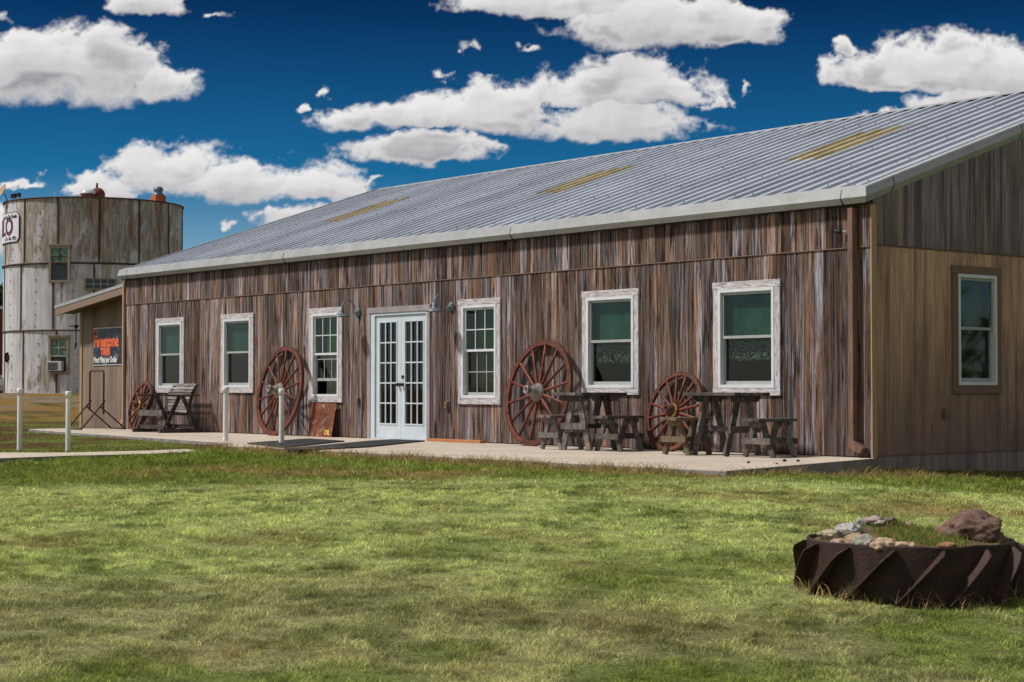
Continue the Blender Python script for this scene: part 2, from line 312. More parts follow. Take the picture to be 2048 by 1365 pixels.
def text_mesh(txt, size, depth=.003, bold=0., xs=1., align='CENTER'):
    cu = bpy.data.curves.new('t', 'FONT'); cu.body = txt; cu.size = size; cu.extrude = depth/2; cu.offset = bold; cu.align_x = align; cu.align_y = 'CENTER'; cu.resolution_u = 4
    o = bpy.data.objects.new('t', cu); COL.objects.link(o); bpy.context.view_layer.update()
    me = bpy.data.meshes.new_from_object(o.evaluated_get(bpy.context.evaluated_depsgraph_get()))
    vs = [Vector((v.co.x*xs, v.co.y, v.co.z)) for v in me.vertices]; fs = [tuple(p.vertices) for p in me.polygons]
    bpy.data.objects.remove(o); bpy.data.curves.remove(cu); bpy.data.meshes.remove(me); return vs, fs
def ray(x, y): return FW+RT*((x-CX)/FPX)-UP*((y-CY)/FPX)
def at(x, y, ax, val):
    d = ray(x, y); return CAM+d*((val-CAM[ax])/d[ax])
def atd(x, y, dep):
    return CAM+ray(x, y)*dep
# ------------------------------------------------------------------ numpy value noise
_perm = rng.random((256, 256))
def vnoise(x, y):
    xi = np.floor(x).astype(int); yi = np.floor(y).astype(int); fx = x-xi; fy = y-yi
    fx = fx*fx*(3-2*fx); fy = fy*fy*(3-2*fy); g = lambda a, b: _perm[a & 255, b & 255]
    return (g(xi, yi)*(1-fx)+g(xi+1, yi)*fx)*(1-fy)+(g(xi, yi+1)*(1-fx)+g(xi+1, yi+1)*fx)*fy
def fbm(x, y, o=4):
    s = 0; a = .5; tt = 0
    for i in range(o): s = s+a*vnoise(x*2**i+17.3*i, y*2**i+5.1*i); tt += a; a *= .55
    return s/tt
def sm(x, a, b): q = np.clip((x-a)/(b-a), 0, 1); return q*q*(3-2*q)
def gz(x, y):
    x = np.asarray(x, float); y = np.asarray(y, float)
    z = -.048-.050*np.clip(x-1.3, 0, 30)-.018*np.clip(-3.5-y, 0, 40)
    z = z-.15*sm(x, -.6, .5)*sm(y, -3.5, -.6)-.055*np.clip(y, 0, 6)*sm(x, -.5, .3)
    z = z+.03*(fbm(x*.35, y*.35, 3)-.5)
    far = sm(-x, 29.5, 41)*sm(y+x*.0, -14, -2)
    z = z+far*(.62+.20*(fbm(x*.25+9, y*.25, 3)-.5))
    z = z+sm(-x, 60, 200)*(-.3)
    return z
def gz1(x, y): return float(gz(np.array([x]), np.array([y]))[0])
# ------------------------------------------------------------------ ground
def grass_col(x, y):
    dep = (x-CAM.x)*FH.x+(y-CAM.y)*FH.y; lat = ((x-CAM.x)*RT.x+(y-CAM.y)*RT.y)/np.maximum(dep, 1)
    n1 = fbm(x*.45, y*.45, 4); n2 = fbm(x*1.6+40, y*1.6, 4); n3 = fbm(x*.8-20, y*.8+9, 4)
    pale = np.array([.61, .69, .25]); lush = np.array([.23, .32, .05]); olive = np.array([.54, .54, .25]); straw = np.array([.46, .32, .14]); brown = np.array([.17, .095, .045]); dgreen = np.array([.085, .145, .020])
    def mx(a, b, f): return a*(1-f[:, None])+b*f[:, None]
    c = np.tile(pale, (len(x), 1))
    c = mx(c, lush, sm(dep+2.5*(n1-.5), 16.0, 17.6)*.95)
    c = mx(c, olive, (1-sm(dep+5*(n1-.5), 8.4, 11.2))*.9)
    n4 = fbm(x*3.2+7, y*3.2-4, 4); c = mx(c, dgreen, sm(n2, .56, .72)*.38); c = mx(c, dgreen, sm(n4, .56, .68)*.55); c = mx(c, straw*.8, sm(fbm(x*2.1-9, y*2.1+31, 4), .60, .74)*.35)
    c = mx(c, lush, (1-sm(dep, 10, 13))*sm(n3, .56, .66)*.7)
    edge = np.exp(-((y+3.75)/.30)**2)*sm(-x, -1.7, -1.0)*sm(x, -9.5, -8)
    c = mx(c, straw, np.clip(edge*(.3+1.3*n2), 0, 1)*.9)
    c = mx(c, straw*.8, np.exp(-((x-.55)/.45)**2)*sm(y, -4, -2.8)*(1-sm(y, 2, 4))*.8)
    # dry patches seen in the lawn
    for px, py, ra, rb, col_, k in [(830, 982, 1.3, .9, straw, .9), (380, 972, 1.6, .9, straw, .7), (1250, 1180, 1.2, .7, brown, .35), (60, 915, 2.2, 1.0, brown, .8), (250, 925, 2.5, .7, brown, .7), (1420, 1015, .5, .5, straw, .5), (1880, 1035, .9, .5, straw, .8),
                                 (1080, 1120, 1., .5, brown, .3), (60, 1110, .9, .7, straw, .5), (500, 1235, .5, .4, straw, .4), (1940, 985, 1., .6, straw, .5)]:
        p = at(px, py, 2, -.25); dx = (x-p.x)*RT.x+(y-p.y)*RT.y; dy = (x-p.x)*FH.x+(y-p.y)*FH.y
        c = mx(c, col_, np.exp(-(dx/ra)**2-(dy/rb)**2)*k*sm(n2, .36, .54))
    left = sm(dep, 24.5, 26)*(1-sm(lat, -.12, -.10)); c = mx(c, brown*1.1, left*sm(n3, .36, .55)*.9)
    mound = sm(-x, 28.5, 31.5); c = mx(c, np.array([.46, .27, .08]), mound*sm(n1, .25, .45)); c = mx(c, np.array([.42, .37, .31]), mound*sm(-x, 33, 37)*sm(n3, .55, .62)*.9); c = mx(c, np.array([.09, .11, .03]), mound*sm(n2, .57, .66)*.8)
    return c
def axis(lo, hi, st, far, k=1.25):
    c = list(np.arange(lo, hi, st)); a = []; p = hi; s_ = st
    while p < far: a.append(p); s_ *= k; p += s_
    b = []; p = lo-st; s_ = st
    while p > -far: b.append(p); s_ *= k; p -= s_
    return np.array(b[::-1]+c+a)
def np_mesh(name, co, quads, tint, material, tris=None):
    me = bpy.data.meshes.new(name); me.vertices.add(len(co)); me.vertices.foreach_set('co', co.astype(np.float32).ravel())
    nq = len(quads); nt_ = 0 if tris is None else len(tris)
    lp = quads.ravel() if tris is None else np.concatenate([quads.ravel(), tris.ravel()])
    me.loops.add(len(lp)); me.loops.foreach_set('vertex_index', lp.astype(np.int32)); me.polygons.add(nq+nt_)
    ls = np.arange(nq)*4 if tris is None else np.concatenate([np.arange(nq)*4, nq*4+np.arange(nt_)*3])
    me.polygons.foreach_set('loop_start', ls.astype(np.int32)); me.update(calc_edges=True)
    a = me.attributes.new('tint', 'FLOAT_COLOR', 'POINT'); a.data.foreach_set('color', np.concatenate([tint, np.ones((len(tint), 1))], 1).astype(np.float32).ravel())
    me.materials.append(M[material]); o = bpy.data.objects.new(name, me); COL.objects.link(o); return o
# ------------------------------------------------------------------ clouds: a far shell of cloud cells, coloured per vertex
CL = [(60,125,185,68,75),(205,130,135,68,80),(300,165,80,45,42),(285,8,92,38,20),(438,30,28,9,9),
 (330,355,112,66,32),(470,372,150,60,34),(610,388,104,58,20),(200,385,70,42,8),(575,436,70,22,30),
 (695,238,62,24,24),(860,240,130,56,22),(1010,245,130,78,32),(1180,250,205,58,32),(1245,190,165,80,25),(1345,190,62,48,14),
 (845,312,142,42,18),(870,280,70,22,20),(1120,12,190,50,24),(1260,50,150,65,45),(1420,62,125,60,28),(1540,60,42,40,34),
 (1770,170,105,68,18),(1880,160,150,88,28),(2000,150,130,70,40),(1990,215,150,42,20),(1880,232,60,18,18),(1742,228,36,18,12),(1800,225,50,10,8),
 (605,215,13,16,13),(938,102,17,10,8),(1050,98,16,9,8),(885,155,18,9,8),(1492,180,11,17,15),(1425,215,26,14,10),(1695,102,28,14,12),
 (467,450,13,7,6),(35,368,50,9,6),(0,452,40,45,70),(0,12,14,14,14),(660,185,12,14,9),(750,365,22,5,5)]
du_ = .00062
UU, VV = np.meshgrid(np.arange(-.40, .40, du_), np.arange(-.004, .262, du_)); shp = UU.shape
wx = fbm(UU*34, VV*42+3, 5)-.5; wy = fbm(UU*34+50, VV*42+70, 5)-.5
u3 = UU+(fbm(UU*95+5, VV*110+1, 5)-.5)*.022; v3 = VV+(fbm(UU*95+55, VV*110+31, 5)-.5)*.016; ww = fbm(UU*70+11, VV*30+3, 2)-.5; v3 = v3+ww*.010
fw1 = fbm(UU*140+9, VV*170, 4)-.5; fw2 = fbm(UU*140+90, VV*170+33, 4)-.5
u2 = UU+wx*.022+fw1*.005; v2 = VV+wy*.012+fw2*.004
fld = np.full(shp, -9.); dyn = np.zeros(shp)
for x, y, a, bt, bb in CL:
    a, bt, bb = a*1.08, bt*1.1, bb*1.0
    ua, va = (u2, v2) if bt > 24 else (u3, v3)
    dx = (ua-(x-CX)/FPX)*FPX/a; dy = (va-(HOR-y)/FPX)*FPX; dy = np.where(dy > 0, dy/bt, dy/bb)
    k = min(1., max(.35, bt/40)); cand = (1-np.sqrt(dx*dx+dy*dy))*k; dyn = np.where(cand > fld, dy, dyn); fld = np.maximum(fld, cand)
def billow(x, y, o=6):
    s_ = 0; a = .5; tt = 0
    for i in range(o): s_ = s_+a*np.abs(2*vnoise(x*2**i+7.7*i, y*2**i+3.3*i)-1); tt += a; a *= .56
    return 1-s_/tt
bl = billow(u2*30, v2*40)-.62
amp = .30+.70*sm(dyn, -.75, .15)
dens = fld+amp*bl*(.85+.6*sm(fld, -.4, .3))+(fbm(UU*300, VV*340, 4)-.5)*.26*amp
al = sm(dens+.10*(fbm(UU*520, VV*560, 3)-.5), -.10, .30)
D = np.clip(dens, 0, 1)
# light comes from above: the more cloud lies over a cell the greyer it is
sh = np.zeros(shp); dec = .965
acc = np.zeros(shp[1])
for j in range(shp[0]-1, -1, -1): acc = acc*dec+D[j]; sh[j] = acc
lit = np.exp(-sh*.16); rel = np.zeros(shp); q = 5; rel[:-q, q:] = bl[:-q, q:]-bl[q:, :-q]
br = .50+.34*lit+.36*rel+.22*sm(dyn, -.7, .5)-.30*sm(fbm(UU*26+70, VV*70+9, 3), .52, .70)*sm(dens, .25, .6)+.22*(fbm(UU*22+4, VV*60, 4)-.5)+.10*(1-np.clip(al*1.0, 0, 1)); br = np.clip(br, 0, 1)[..., None]
cc = np.array([.20, .195, .23])*(1-br)+np.array([.84, .825, .82])*br
P_ = np.array(FH)[None, None]+UU[..., None]*np.array(RT)[None, None]+VV[..., None]*np.array(UP0)[None, None]
P_ /= np.linalg.norm(P_, axis=2, keepdims=True); P_ = P_*2600+np.array(CAM)
keep = al > .004; kc = keep[:-1, :-1] | keep[1:, :-1] | keep[:-1, 1:] | keep[1:, 1:]
idx = np.arange(shp[0]*shp[1]).reshape(shp); qd = np.stack([idx[:-1, :-1], idx[:-1, 1:], idx[1:, 1:], idx[1:, :-1]], -1)[kc]
us = np.unique(qd); rm = np.zeros(shp[0]*shp[1], int); rm[us] = np.arange(len(us))
m, t = mat('cloud_vapour'); ca = t.n('ShaderNodeAttribute', attribute_name='tint')
em = t.n('ShaderNodeEmission', {0: ca.outputs['Color'], 1: 1.}); tp = t.n('ShaderNodeBsdfTransparent')
t.n('ShaderNodeOutputMaterial', {0: t.n('ShaderNodeMixShader', {0: ca.outputs['Alpha'], 1: tp, 2: em})}); M['cloud_vapour'] = m
skyo = np_mesh('sky', P_.reshape(-1, 3)[us], rm[qd], cc.reshape(-1, 3)[us], 'cloud_vapour'); skyo['kind'] = 'structure'
ca_ = np.concatenate([cc.reshape(-1, 3)[us], al.reshape(-1, 1)[us]], 1); skyo.data.attributes['tint'].data.foreach_set('color', ca_.astype(np.float32).ravel())
xs = axis(-48, 14, .22, 1500); ys = axis(-19, 18, .22, 1500)
X, Y = np.meshgrid(xs, ys); x, y = X.ravel(), Y.ravel()
inb = (x > -18.5) & (x < -.2) & (y > .2) & (y < 12)
co = np.stack([x, y, gz(x, y)-np.where(inb, .4, 0)], 1); nx, ny = len(xs), len(ys)
i = (np.arange(ny-1)[:, None]*nx+np.arange(nx-1)[None, :]).ravel(); quads = np.stack([i, i+1, i+nx+1, i+nx], 1)
ground = np_mesh('ground', co, quads, grass_col(x, y), 'turf'); ground['kind'] = 'structure'
for p in ground.data.polygons: pass
ground.data.polygons.foreach_set('use_smooth', [True]*len(ground.data.polygons))
# patio slab and walk
PATIO = [(.03, .02), (1.08, -3.55), (.6, -3.6), (-8.6, -3.55), (-9.1, -3.0), (-12, -2.6), (-16.3, -2.1), (-18.6, -1.75), (-19.6, -1.55), (-19.75, -.6), (-18.7, -.05), (-18.7, .02)]
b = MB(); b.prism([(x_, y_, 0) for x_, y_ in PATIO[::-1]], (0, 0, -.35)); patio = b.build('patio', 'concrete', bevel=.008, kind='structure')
def inpoly(x, y, poly):
    r_ = np.zeros(len(x), bool); j = len(poly)-1
    for i in range(len(poly)):
        xi, yi = poly[i]; xj, yj = poly[j]
        c = ((yi > y) != (yj > y)) & (x < (xj-xi)*(y-yi)/((yj-yi) or 1e-9)+xi); r_ ^= c; j = i
    return r_
# narrow path curving off to the left
pts = [(-9.0, -3.35), (-9.3, -3.75), (-9.5, -4.35), (-9.85, -5.1), (-10.4, -5.95), (-11.5, -7.2), (-14, -9.4), (-20, -14)]
def strip(pts, w):
    out = []
    for i, p in enumerate(pts):
        a = Vector(pts[max(i-1, 0)]); c = Vector(pts[min(i+1, len(pts)-1)]); d = (c-a).normalized(); n = Vector((-d.y, d.x)); out.append((Vector(p)+n*w/2, Vector(p)-n*w/2))
    return out
ZP = -.05
bk = [at(px, py, 2, ZP) for px, py in ((446, 895.5), (300, 901.5), (136, 905.5), (0, 905.5), (-400, 905))]
fr = [at(px, py, 2, ZP) for px, py in ((470, 900), (300, 908), (136, 912), (0, 917), (-400, 934))]
PATH = [(p.x, p.y) for p in bk]+[(p.x, p.y) for p in fr[::-1]]
b = MB()
for k in range(4): b.prism([(p.x, p.y, ZP) for p in (bk[k], bk[k+1], fr[k+1], fr[k])], (0, 0, -.25))
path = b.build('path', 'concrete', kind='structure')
# ------------------------------------------------------------------ barn
barn = empty('barn', (-9.3, 6.1, 0), label='long weathered board barn with grey metal roof, in the middle of the lawn', cat='barn')
def bp(b, name, material, **k):        # part of the barn, meshes are in world coordinates
    o = b.build(name, material, **k); o.parent = barn; o.matrix_parent_inverse = Matrix.Translation((9.3, -6.1, 0)); return o
XL, YB = -18.60, 12.2
WINS = [(-17.27, -16.17, .715, 2.13, 'A'), (-14.80, -13.68, .72, 2.13, 'A'), (-11.88, -10.89, .57, 2.135, 'C'), (-7.78, -6.78, .565, 2.125, 'B'), (-4.99, -3.87, .715, 2.13, 'L'), (-2.50, -1.38, .715, 2.135, 'L')]
TW = .09; DOOR = (-10.17, -8.48, 0, 2.085)
OPEN = [(x0+TW, x1-TW, z0+TW, z1-TW) for x0, x1, z0, z1, k in WINS]+[(DOOR[0]+.09, DOOR[1]-.09, -.1, 1.995)]
def cells(x0, x1, z0, z1, op=OPEN):
    xs_ = sorted({x0, x1, *[q for o in op for q in o[:2] if x0 < q < x1]})
    for a, c in zip(xs_, xs_[1:]):
        seg = [(z0, z1)]
        for o in op:
            if o[0] <= a+1e-6 and o[1] >= c-1e-6:
                seg = [s2 for s_ in seg for s2 in ((s_[0], min(s_[1], o[2])), (max(s_[0], o[3]), s_[1])) if s2[1]-s2[0] > 1e-4]
        for s_ in seg: yield a, c, s_[0], s_[1]
b = MB()
for z0, z1, dy in ((.012, 2.44, 0), (2.452, 2.99, -.006)):
    x = XL
    while x < -.005:
        w = random.choice([.09, .12, .15, .15, .18, .20]); x1 = min(x+w, 0)
        if x1 > -.04: x1 = 0
        b.cur = random.random(); f = dy-random.random()*.007
        zt = z1-(random.random()*.03 if z0 > 1 else 0)
        for a, c, e, g_ in cells(x, x1-.004, z0, zt): b.box((a, f, e), (c, .025, g_))
        x = x1
bp(b, 'board_siding', 'barn_siding')
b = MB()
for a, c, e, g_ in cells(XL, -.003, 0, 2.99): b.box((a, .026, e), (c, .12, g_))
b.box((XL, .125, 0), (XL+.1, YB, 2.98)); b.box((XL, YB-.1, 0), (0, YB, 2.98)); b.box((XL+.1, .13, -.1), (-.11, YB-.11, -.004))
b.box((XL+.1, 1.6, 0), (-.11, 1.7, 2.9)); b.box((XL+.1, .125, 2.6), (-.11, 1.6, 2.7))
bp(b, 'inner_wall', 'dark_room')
b = MB(); b.box((XL, -.018, 2.440), (-.002, 0.02, 2.451)); bp(b, 'wall_flashing', 'brown_trim')
# left gable above the eave
SL = (5.16-3.06)/6.3
def rz_(y): return 3.06+SL*((y+.2) if y <= 6.1 else (12.4-y))
b = MB(); b.prism([(XL, .13, 2.98), (XL, 6.1, rz_(6.1)-.08), (XL, YB-.13, 2.98)], (.1, 0, 0)); bp(b, 'left_gable', 'gable_siding')
# right end wall
SWIN = (1.50, 2.48, .74, 2.295)
b = MB(); y = .085; oo = [(SWIN[0]+.1, SWIN[1]-.1, SWIN[2]+.1, SWIN[3]-.1)]
while y < YB:
    w = random.choice([.15, .2, .3, .4]); y1 = min(y+w, YB); b.cur = random.random()
    for a, c, e, g_ in cells(y, y1-.003, .03, 2.455, oo): b.box((-.03, a, e), (0, c, g_))
    y = y1
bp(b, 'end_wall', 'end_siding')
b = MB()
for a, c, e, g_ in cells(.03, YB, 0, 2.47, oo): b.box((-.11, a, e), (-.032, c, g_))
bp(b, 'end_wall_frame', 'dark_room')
b = MB(); y = .03
while y < YB:
    w = random.choice([.13, .2, .25, .35]); y1 = min(y+w, YB); b.cur = random.random()
    b.prism([(.012, y, 2.475), (.012, y1-.004, 2.475), (.012, y1-.004, rz_(y1)-.06)]+([(.012, 6.1, rz_(6.1)-.06)] if y < 6.1 < y1 else [])+[(.012, y, rz_(y)-.06)], (-.06, 0, 0)); y = y1
bp(b, 'end_gable', 'gable_siding')
b = MB(); b.box((-.03, .0855, 2.456), (.006, YB, 2.473)); b.cur = .3; b.box((-.03, .0, .016), (.004, YB, .029)); bp(b, 'end_wall_flashing', 'brown_trim')
b = MB(); b.box((-.0005, -.012, .0), (.016, .08, 2.93)); bp(b, 'corner_board', 'tan_trim')
b = MB(); b.box((XL-.02, -.005, 0), (XL-.002, .1, 2.93)); bp(b, 'corner_board', 'tan_trim')
b = MB(); b.cur = .4; b.box((-.3, .03, -.7), (-.004, 2.42, .015)); b.cur = .1; b.box((-.3, 2.42, -.7), (-.002, 2.52, .015)); b.cur = .7; b.box((-.3, 2.52, -.7), (-.004, YB, .015))
b.box((XL, .03, -.5), (-.31, .3, -.02))
bp(b, 'foundation', 'foundation')
# ---- roof: trapezoid ribs every 305 mm
X0R, X1R, PITCHX = -18.60, .045, .305
def rib_profile(a, c):
    pts = []; k0 = math.floor((a-X0R)/PITCHX)-1
    k = k0
    while X0R+k*PITCHX < c+.4:
        q = X0R+k*PITCHX
        for dx, dz in ((0, 0), (.016, .036), (.098, .036), (.114, 0), (.206, 0), (.211, .006), (.219, .006), (.224, 0)):
            if a-1e-6 <= q+dx <= c+1e-6: pts.append((q+dx, dz))
        k += 1
    return pts
def zprof(x_):
    q = (x_-X0R) % PITCHX
    ks = [(0, 0), (.016, .036), (.098, .036), (.114, 0), (.206, 0), (.211, .006), (.219, .006), (.224, 0), (.305, 0)]
    for (a, za), (c, zc) in zip(ks, ks[1:]):
        if a <= q <= c: return za+(zc-za)*(q-a)/(c-a)
    return 0
def roof_sheet(b, xa, xb, ya, yb, lift=0, sides=False):
    pr = [(xa, zprof(xa+1e-5))]+[p for p in rib_profile(xa+1e-4, xb-1e-4)]+[(xb, zprof(xb-1e-5))]
    vs = []
    for yy in (ya, yb):
        vs += [(x_, yy, rz_(yy)+dz+lift) for x_, dz in pr]
    n = len(pr); b.add(vs, [(i_, i_+1, i_+1+n, i_+n) for i_ in range(n-1)])
    vs = [(x_, yy, rz_(yy)+lift-.012) for yy in (ya, yb) for x_ in (xa, xb)]
    b.add(vs, [(0, 2, 3, 1)])
    # end caps so the sheet has a thickness
    for yy in (ya, yb):
        base = [(x_, yy, rz_(yy)+dz+lift) for x_, dz in pr]+[(xb, yy, rz_(yy)+lift-.012), (xa, yy, rz_(yy)+lift-.012)]
        b.add(base, [tuple(range(len(base)))])
b = MB(); roof_sheet(b, X0R, X1R, -.13, 6.02); roof_sheet(b, X0R, X1R, 12.4, 6.18); roof = bp(b, 'roof', 'metal_roof')
def rsub(b, name, material, **k):
    o = b.build(name, material, **k); o.parent = roof; o.matrix_parent_inverse = Matrix.Identity(4); return o
b = MB(); zr = rz_(6.1)
b.prism([(X0R, 5.93, zr-.055+.034), (X0R, 6.1, zr+.036), (X0R, 6.27, zr-.055+.034), (X0R, 6.27, zr-.055+.031), (X0R, 6.1, zr+.032), (X0R, 5.93, zr-.055+.031)], (X1R-X0R, 0, 0)); rsub(b, 'ridge_cap', 'metal_trim')
b = MB(); b.box((X0R+.1, 6.03, zr-.2), (X1R-.1, 6.17, zr-.03)); rsub(b, 'ridge_gap_shade', 'black_metal')  # black filler under the cap, stands in for shade in the rib gaps
for xa, xb, ya, yb in ((-15.48, -14.60, 2.52, 4.15), (-9.06, -8.18, 2.48, 4.12), (-3.60, -2.70, 2.50, 4.28)):
    b = MB(); 
    for q, (u0, u1, sh) in enumerate(((0, .305, -.12), (.305, .61, -.02), (.61, .9, .08))):
        roof_sheet(b, xa+u0, min(xa+u1, xb), ya-sh*.8, yb+sh*.4, .0045)
    rsub(b, 'skylight', 'skylight_yellow')
sc_ = []
for yy in np.arange(.25, 6, 1.17):
    k = 0
    while X0R+k*PITCHX < X1R-.2:
        for dx in (.06, .17):
            if random.random() < .55: sc_.append((X0R+k*PITCHX+dx, yy, rz_(yy)+(.036 if dx < .1 else 0)))
        k += 1
sc_.sort(key=lambda p: (Vector(p)-CAM).length)
first = None
for p in sc_[:100]:
    if first is None: b = MB(); b.box((-.008, -.008, 0), (.008, .008, .008)); first = o = rsub(b, 'screw', 'black_metal')
    else: o = first.copy(); COL.objects.link(o); o.parent = roof; o.matrix_parent_inverse = Matrix.Identity(4)
    o.location = p
b = MB()
for x_, y_, z_ in sc_[100:]: b.box((x_-.008, y_-.008, z_), (x_+.008, y_+.008, z_+.008))
rsub(b, 'screws', 'black_metal', kind='stuff')
# eave and rake trim, one folded section mitred round the corners
ze = rz_(-.2); XTL, XTR, YE = -18.62, .065, -.165
TP = [(-.03, .047), (0, -.06), (-.055, -.145), (-.12, -.145), (-.12, -.03), (-.12, .052)]
def trim_run(stations, name):
    b = MB(); n = len(TP); vs = []
    for f in stations:
        for o_, z_ in TP:
            x_, y_ = f(o_); vs.append((x_, y_, rz_(y_)+z_))
    m_ = len(stations); b.add(vs, [(i_+k*n, (i_+1) % n+k*n, (i_+1) % n+(k+1)*n, i_+(k+1)*n) for k in range(m_-1) for i_ in range(n)]+[tuple(range(n)), tuple(range(m_*n-1, (m_-1)*n-1, -1))])
    return bp(b, name, 'metal_trim')
cl, cr = (lambda o: (XTL-o, YE-o)), (lambda o: (XTR+o, YE-o))
trim_run([cl, cr], 'eave_trim'); trim_run([cr, lambda o: (XTR+o, 6.1), lambda o: (XTR+o, 12.42)], 'rake_trim'); trim_run([cl, lambda o: (XTL-o, 6.1), lambda o: (XTL-o, 12.42)], 'rake_trim')
b = MB(); b.box((XL+.02, -.10, 2.935), (-.02, .02, 2.945)); bp(b, 'soffit', 'black_metal')
for xj in (-.32, -6.4, -12.5, -18.25):
    b = MB(); z_ = rz_(YE); b.prism([(xj, YE+.027, z_+.05), (xj, YE-.004, z_-.06), (xj, YE+.052, z_-.146), (xj, YE+.06, z_-.14), (xj, YE+.005, z_-.06), (xj, YE+.034, z_+.05)], (.010, 0, 0)); bp(b, 'trim_joint', 'black_metal')
for yy in (.35, 2.9): z_ = rz_(yy); b = MB(); b.prism([(XTR-.027, yy, z_+.05), (XTR+.004, yy, z_-.06), (XTR-.052, yy, z_-.146), (XTR-.06, yy, z_-.14), (XTR-.005, yy, z_-.06), (XTR-.034, yy, z_+.05)], (0, .010, 0)); bp(b, 'trim_joint', 'black_metal')
# ---- windows (casing is the part, sashes and panes its sub-parts)
def window(x0, x1, z0, z1, kind, mk=bp, mt=None, casing='whitewashed_wood', tw=TW, proud=.032, lintel=True):
    def done(b, name, material, parent=None, **k):
        if mt: b.v = [tuple(mt @ Vector(p)) for p in b.v]
        if parent is None: return mk(b, name, material, **k)
        o = b.build(name, material, **k); o.parent = parent; return o
    b = MB(); e = .002
    b.cur = .3; b.box((x0-.008, -proud-.004, z1-tw), (x1+.008, -.002, z1)); b.box((x0-.004, -proud-.004, z0), (x1+.004, -.002, z0+tw))
    b.cur = .7; b.box((x0, -proud, z0+tw+e), (x0+tw, -.002, z1-tw-e)); b.box((x1-tw, -proud, z0+tw+e), (x1, -.002, z1-tw-e))
    w = done(b, 'window', casing, bevel=.004)
    a0, a1, c0, c1 = x0+tw+.001, x1-tw-.001, z0+tw+.001, z1-tw-.001; fw = .042; zm = (c0+c1)/2+.02
    b = MB(); b.box((a0, -.04, c0), (a0+fw, .06, c1)); b.box((a1-fw, -.04, c0), (a1, .06, c1)); b.box((a0+fw, -.04, c1-fw), (a1-fw, .06, c1)); b.box((a0+fw, -.04, c0), (a1-fw, .06, c0+fw))
    done(b, 'frame', 'white_vinyl', w, bevel=.003)
    i0, i1, j0, j1 = a0+fw+.001, a1-fw-.001, c0+fw+.001, c1-fw-.001; sw = .028
    raised = .22 if kind == 'C' else 0
    def sash(za, zb, yb, bot, top, nm, mat_):
        b = MB(); b.box((i0, yb, za), (i0+sw, yb+.03, zb)); b.box((i1-sw, yb, za), (i1, yb+.03, zb)); b.box((i0+sw, yb, zb-top), (i1-sw, yb+.03, zb)); b.box((i0+sw, yb, za), (i1-sw, yb+.03, za+bot))
        done(b, 'sash', mat_, w)
        b = MB(); b.box((i0+sw, yb+.014, za+bot), (i1-sw, yb+.018, zb-top)); done(b, 'pane', nm, w)
        if kind in 'BC':
            b = MB(); gw = .014; q0, q1, h0, h1 = i0+sw, i1-sw, za+bot, zb-top
            for k in (1, 2): xx = q0+(q1-q0)*k/3; b.box((xx-gw/2, yb+.004, h0), (xx+gw/2, yb+.013, h1))
            zz = (h0+h1)/2 if not (kind == 'C' and yb > .02) else h1-.07
            b.box((q0, yb+.0045, zz-gw/2), (q1, yb+.0125, zz+gw/2)); done(b, 'muntins', 'white_vinyl' if yb < .02 else 'screen_metal', w)
    sash(zm-.02, j1, -.008, .035, .03, 'green_glass' if kind in 'BC' else 'window_glass', 'white_vinyl' if kind in 'BC' else 'screen_metal')
    sash(j0+raised, zm+.012, .025, .045, .03, 'clear_glass', 'screen_metal')
    if kind in 'ALSC':      # roller blind behind the upper sash
        if kind != 'S' and kind != 'C':
            b = MB(); b.box((i0+.01, .09, zm-.01), (i1-.01, .095, j1)); done(b, 'blind', 'green_blind', w)
    if kind == 'L':
        b = MB(); n = 24; vs = []; h = .21
        zt = zm-.06 
        for k in range(n+1):
            xx = i0+(i1-i0)*k/n; yy = .10+.012*math.sin(k*1.9); vs += [(xx, yy, zt), (xx, yy, zt-h-.03*abs(math.sin(k*.8)))]
        b.add(vs, [(2*k, 2*k+1, 2*k+3, 2*k+2) for k in range(n)]); b.f += []; done(b, 'lace_valance', 'lace', w)
    if kind in 'BCS':
        b = MB(); n = 40; vs = []
        for k in range(n+1):
            xx = i0+.12+(i1-i0-.12)*k/n; yy = .16+.02*math.sin(k*1.3); vs += [(xx, yy, j0-.02), (xx, yy, j1+.02)]
        b.add(vs, [(2*k, 2*k+1, 2*k+3, 2*k+2) for k in range(n)], True); done(b, 'curtain', 'curtain_cloth' if kind == 'C' else 'dark_curtain', w)
    return w
simple('dark_curtain', (.018, .03, .018), (.10, .14, .07), 5, .9, vec=(12, 12, 2))
for x0, x1, z0, z1, k in WINS: window(x0, x1, z0, z1, k)
MS = Matrix(((0, -1, 0, 0), (1, 0, 0, 0), (0, 0, 1, 0), (0, 0, 0, 1)))     # front-wall local -> end wall (x->y, -y->+x)
window(SWIN[0], SWIN[1], SWIN[2], SWIN[3], 'S', mt=MS, casing='brown_trim', tw=.1)
